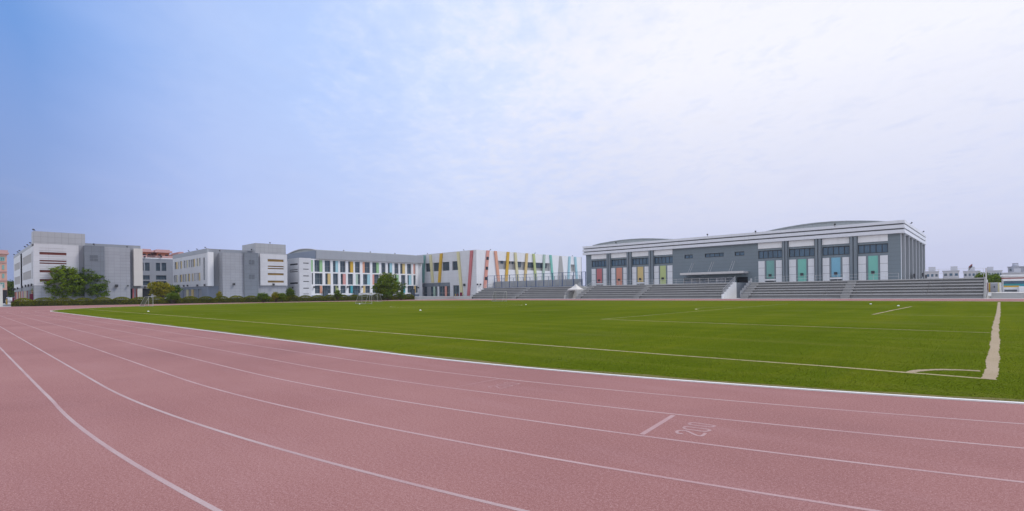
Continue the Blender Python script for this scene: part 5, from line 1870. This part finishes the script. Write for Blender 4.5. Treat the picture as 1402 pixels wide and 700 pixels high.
# bins and posts by the hall entrance
NPb = 113.5
Pb = Plane('N', NPb)
for u, lab, c, h, r in ((631.2, 'maroon litter bin outside the striped hall door', 'c_maroon', 1.25, 0.42), (626.4, 'short dark red bollard between the bin and yellow post', 'c_brick', 0.95, 0.16), (623.6, 'thin yellow bollard left of the dark red one', 'c_yellow', 0.95, 0.09)):
    a = Pb.a(u, 403)
    t_ = thing('litter_bin' if r > 0.3 else 'bollard', lab, 'bin' if r > 0.3 else 'bollard', a, NPb, TERR)
    q = MB()
    q.lathe((a, NPb, TERR), [(r * 0.9, 0), (r, 0.08), (r, h * 0.82), (r * 0.94, h * 0.84)], 14)
    q.build('body', M[c], t_)
    q = MB()
    q.lathe((a, NPb, TERR + h * 0.845), [(r * 1.05, 0), (r * 1.05, h * 0.04), (r * 0.6, h * 0.13), (0.02, h * 0.155)], 14)
    q.build('cap', M['c_maroon' if r > 0.3 else 'dframe'], t_)
# parked van and post by the left wall
p, n, _ = atY(14.4, 408, 150)
t_ = thing('parked_van', 'small white van parked before the dark tree at far left', 'van', p, n)
q = MB()
q.box(p - 2.2, p + 2.2, n - 0.9, n + 0.9, 0.45, 1.15)
q.hexa([(p - 2.1, n - 0.85, 1.152), (p + 1.5, n - 0.85, 1.152), (p + 1.5, n + 0.85, 1.152), (p - 2.1, n + 0.85, 1.152), (p - 2.0, n - 0.78, 1.95), (p + 0.8, n - 0.78, 1.95), (p + 0.8, n + 0.78, 1.95), (p - 2.0, n + 0.78, 1.95)])
q.build('body', M['white_plain'], t_)
q = MB()
q.box(p - 1.8, p + 0.9, n - 0.87, n + 0.87, 1.25, 1.75)
q.build('side_window', M['glass'], t_)
for sx in (-1.4, 1.4):
    for sy in (-0.9, 0.9):
        q = MB()
        q.tube([(p + sx, n + sy - 0.1, 0.33), (p + sx, n + sy + 0.1, 0.33)], 0.33, 14)
        q.build('wheel', M['dframe'], t_)
p, n = ground(18.5, 417.5)
t_ = thing('bollard', 'dark red post at the left end of the hedge', 'bollard', p, n)
MB().box(p - 0.22, p + 0.22, n - 0.22, n + 0.22, 0.1, 1.9).build('body', M['c_maroon'], t_)
MB().box(p - 0.26, p + 0.26, n - 0.26, n + 0.26, 0, 0.1).build('foot', M['concrete'], t_)
p, n, _ = atY(9.2, 408, 140)
t_ = thing('warning_post', 'short yellow post beside the white van at far left', 'bollard', p, n)
MB().tube([(p, n, 0), (p, n, 1.5)], 0.16, 10).build('body', M['c_yellow'], t_)
MB().tube([(p, n, 1.505), (p, n, 1.7)], 0.17, 10).build('cap', M['dframe'], t_)

# ------------------------------------------------------------------ real grass blades where the pitch is near
N = 480000
uu = rng.uniform(100, 1460, N)
dd = 6.5 * (30 / 6.5) ** rng.random(N)         # denser near, thinning with distance
X = (uu - CX) / FPX
pp = -(X * TX + TY) * dd
qq = (X * NX + NY) * dd
dk = np.hypot(np.where(pp > -TC1, pp + TC1, 0), qq - NC)
keep = (dk < RK - 0.03) & (qq < NC) & (rng.random(N) < np.clip((30 - dd) / 18, 0, 1))
pp, qq, dd = pp[keep], qq[keep], dd[keep]
onl = (np.abs(pp - GL) < 0.11) & (qq > TN - 0.1) | (np.abs(qq - TN) < 0.055) & (pp < GL)
keep = ~onl | (rng.random(len(pp)) < 0.22)
pp, qq, dd = pp[keep], qq[keep], dd[keep]
N = len(pp)
hh = rng.uniform(0.005, 0.012, N) * (1 + 0.5 * (rng.random(N) < 0.05))
ww = rng.uniform(0.0025, 0.005, N) * (0.7 + dd / 14)
th = rng.uniform(0, 2 * math.pi, N)
lean = rng.normal(0, 0.02, (N, 2))
V = np.empty((N, 3, 3))
V[:, 0] = np.stack([pp - np.cos(th) * ww, qq - np.sin(th) * ww, np.full(N, 0.008)], 1)
V[:, 1] = np.stack([pp + np.cos(th) * ww, qq + np.sin(th) * ww, np.full(N, 0.008)], 1)
V[:, 2] = np.stack([pp + lean[:, 0], qq + lean[:, 1], hh + 0.01], 1)
me = bpy.data.meshes.new('grass_blades')
me.vertices.add(N * 3)
me.vertices.foreach_set('co', V.ravel())
me.loops.add(N * 3)
me.loops.foreach_set('vertex_index', np.arange(N * 3))
me.polygons.add(N)
me.polygons.foreach_set('loop_start', np.arange(0, N * 3, 3))
me.polygons.foreach_set('loop_total', np.full(N, 3))
M['blade'] = leafmat('grass_blade', (0.080, 0.110, 0.007), (0.106, 0.136, 0.010), (0.150, 0.176, 0.020), 0.5)
me.materials.append(M['blade'])
me.update(calc_edges=True)
me.normals_split_custom_set_from_vertices(np.tile([0.0, 0.0, 1.0], (N * 3, 1)))
o = bpy.data.objects.new('grass_blades', me)
COL.objects.link(o)
o.rotation_euler = (0, 0, ROTZ)
tag(o, 'short green blades of turf on the near part of the pitch', 'grass', kind='stuff')

# ------------------------------------------------------------------ dusty summer air
hz = bpy.data.materials.new('haze')
hz.use_nodes = True
hz.node_tree.nodes.clear()
pv = hz.node_tree.nodes.new('ShaderNodeVolumePrincipled')
pv.inputs['Color'].default_value = (0.80, 0.85, 1.0, 1)
pv.inputs['Density'].default_value = 0.00016
ho = hz.node_tree.nodes.new('ShaderNodeOutputMaterial')
hz.node_tree.links.new(pv.outputs[0], ho.inputs['Volume'])
me = bpy.data.meshes.new('haze')
q = MB()
q.box(-700, 700, -200, 800, -1.2, 34)
me.from_pydata(q.v, [], q.f)
me.materials.append(hz)
o = bpy.data.objects.new('haze', me)
COL.objects.link(o)
tag(o, kind='stuff')
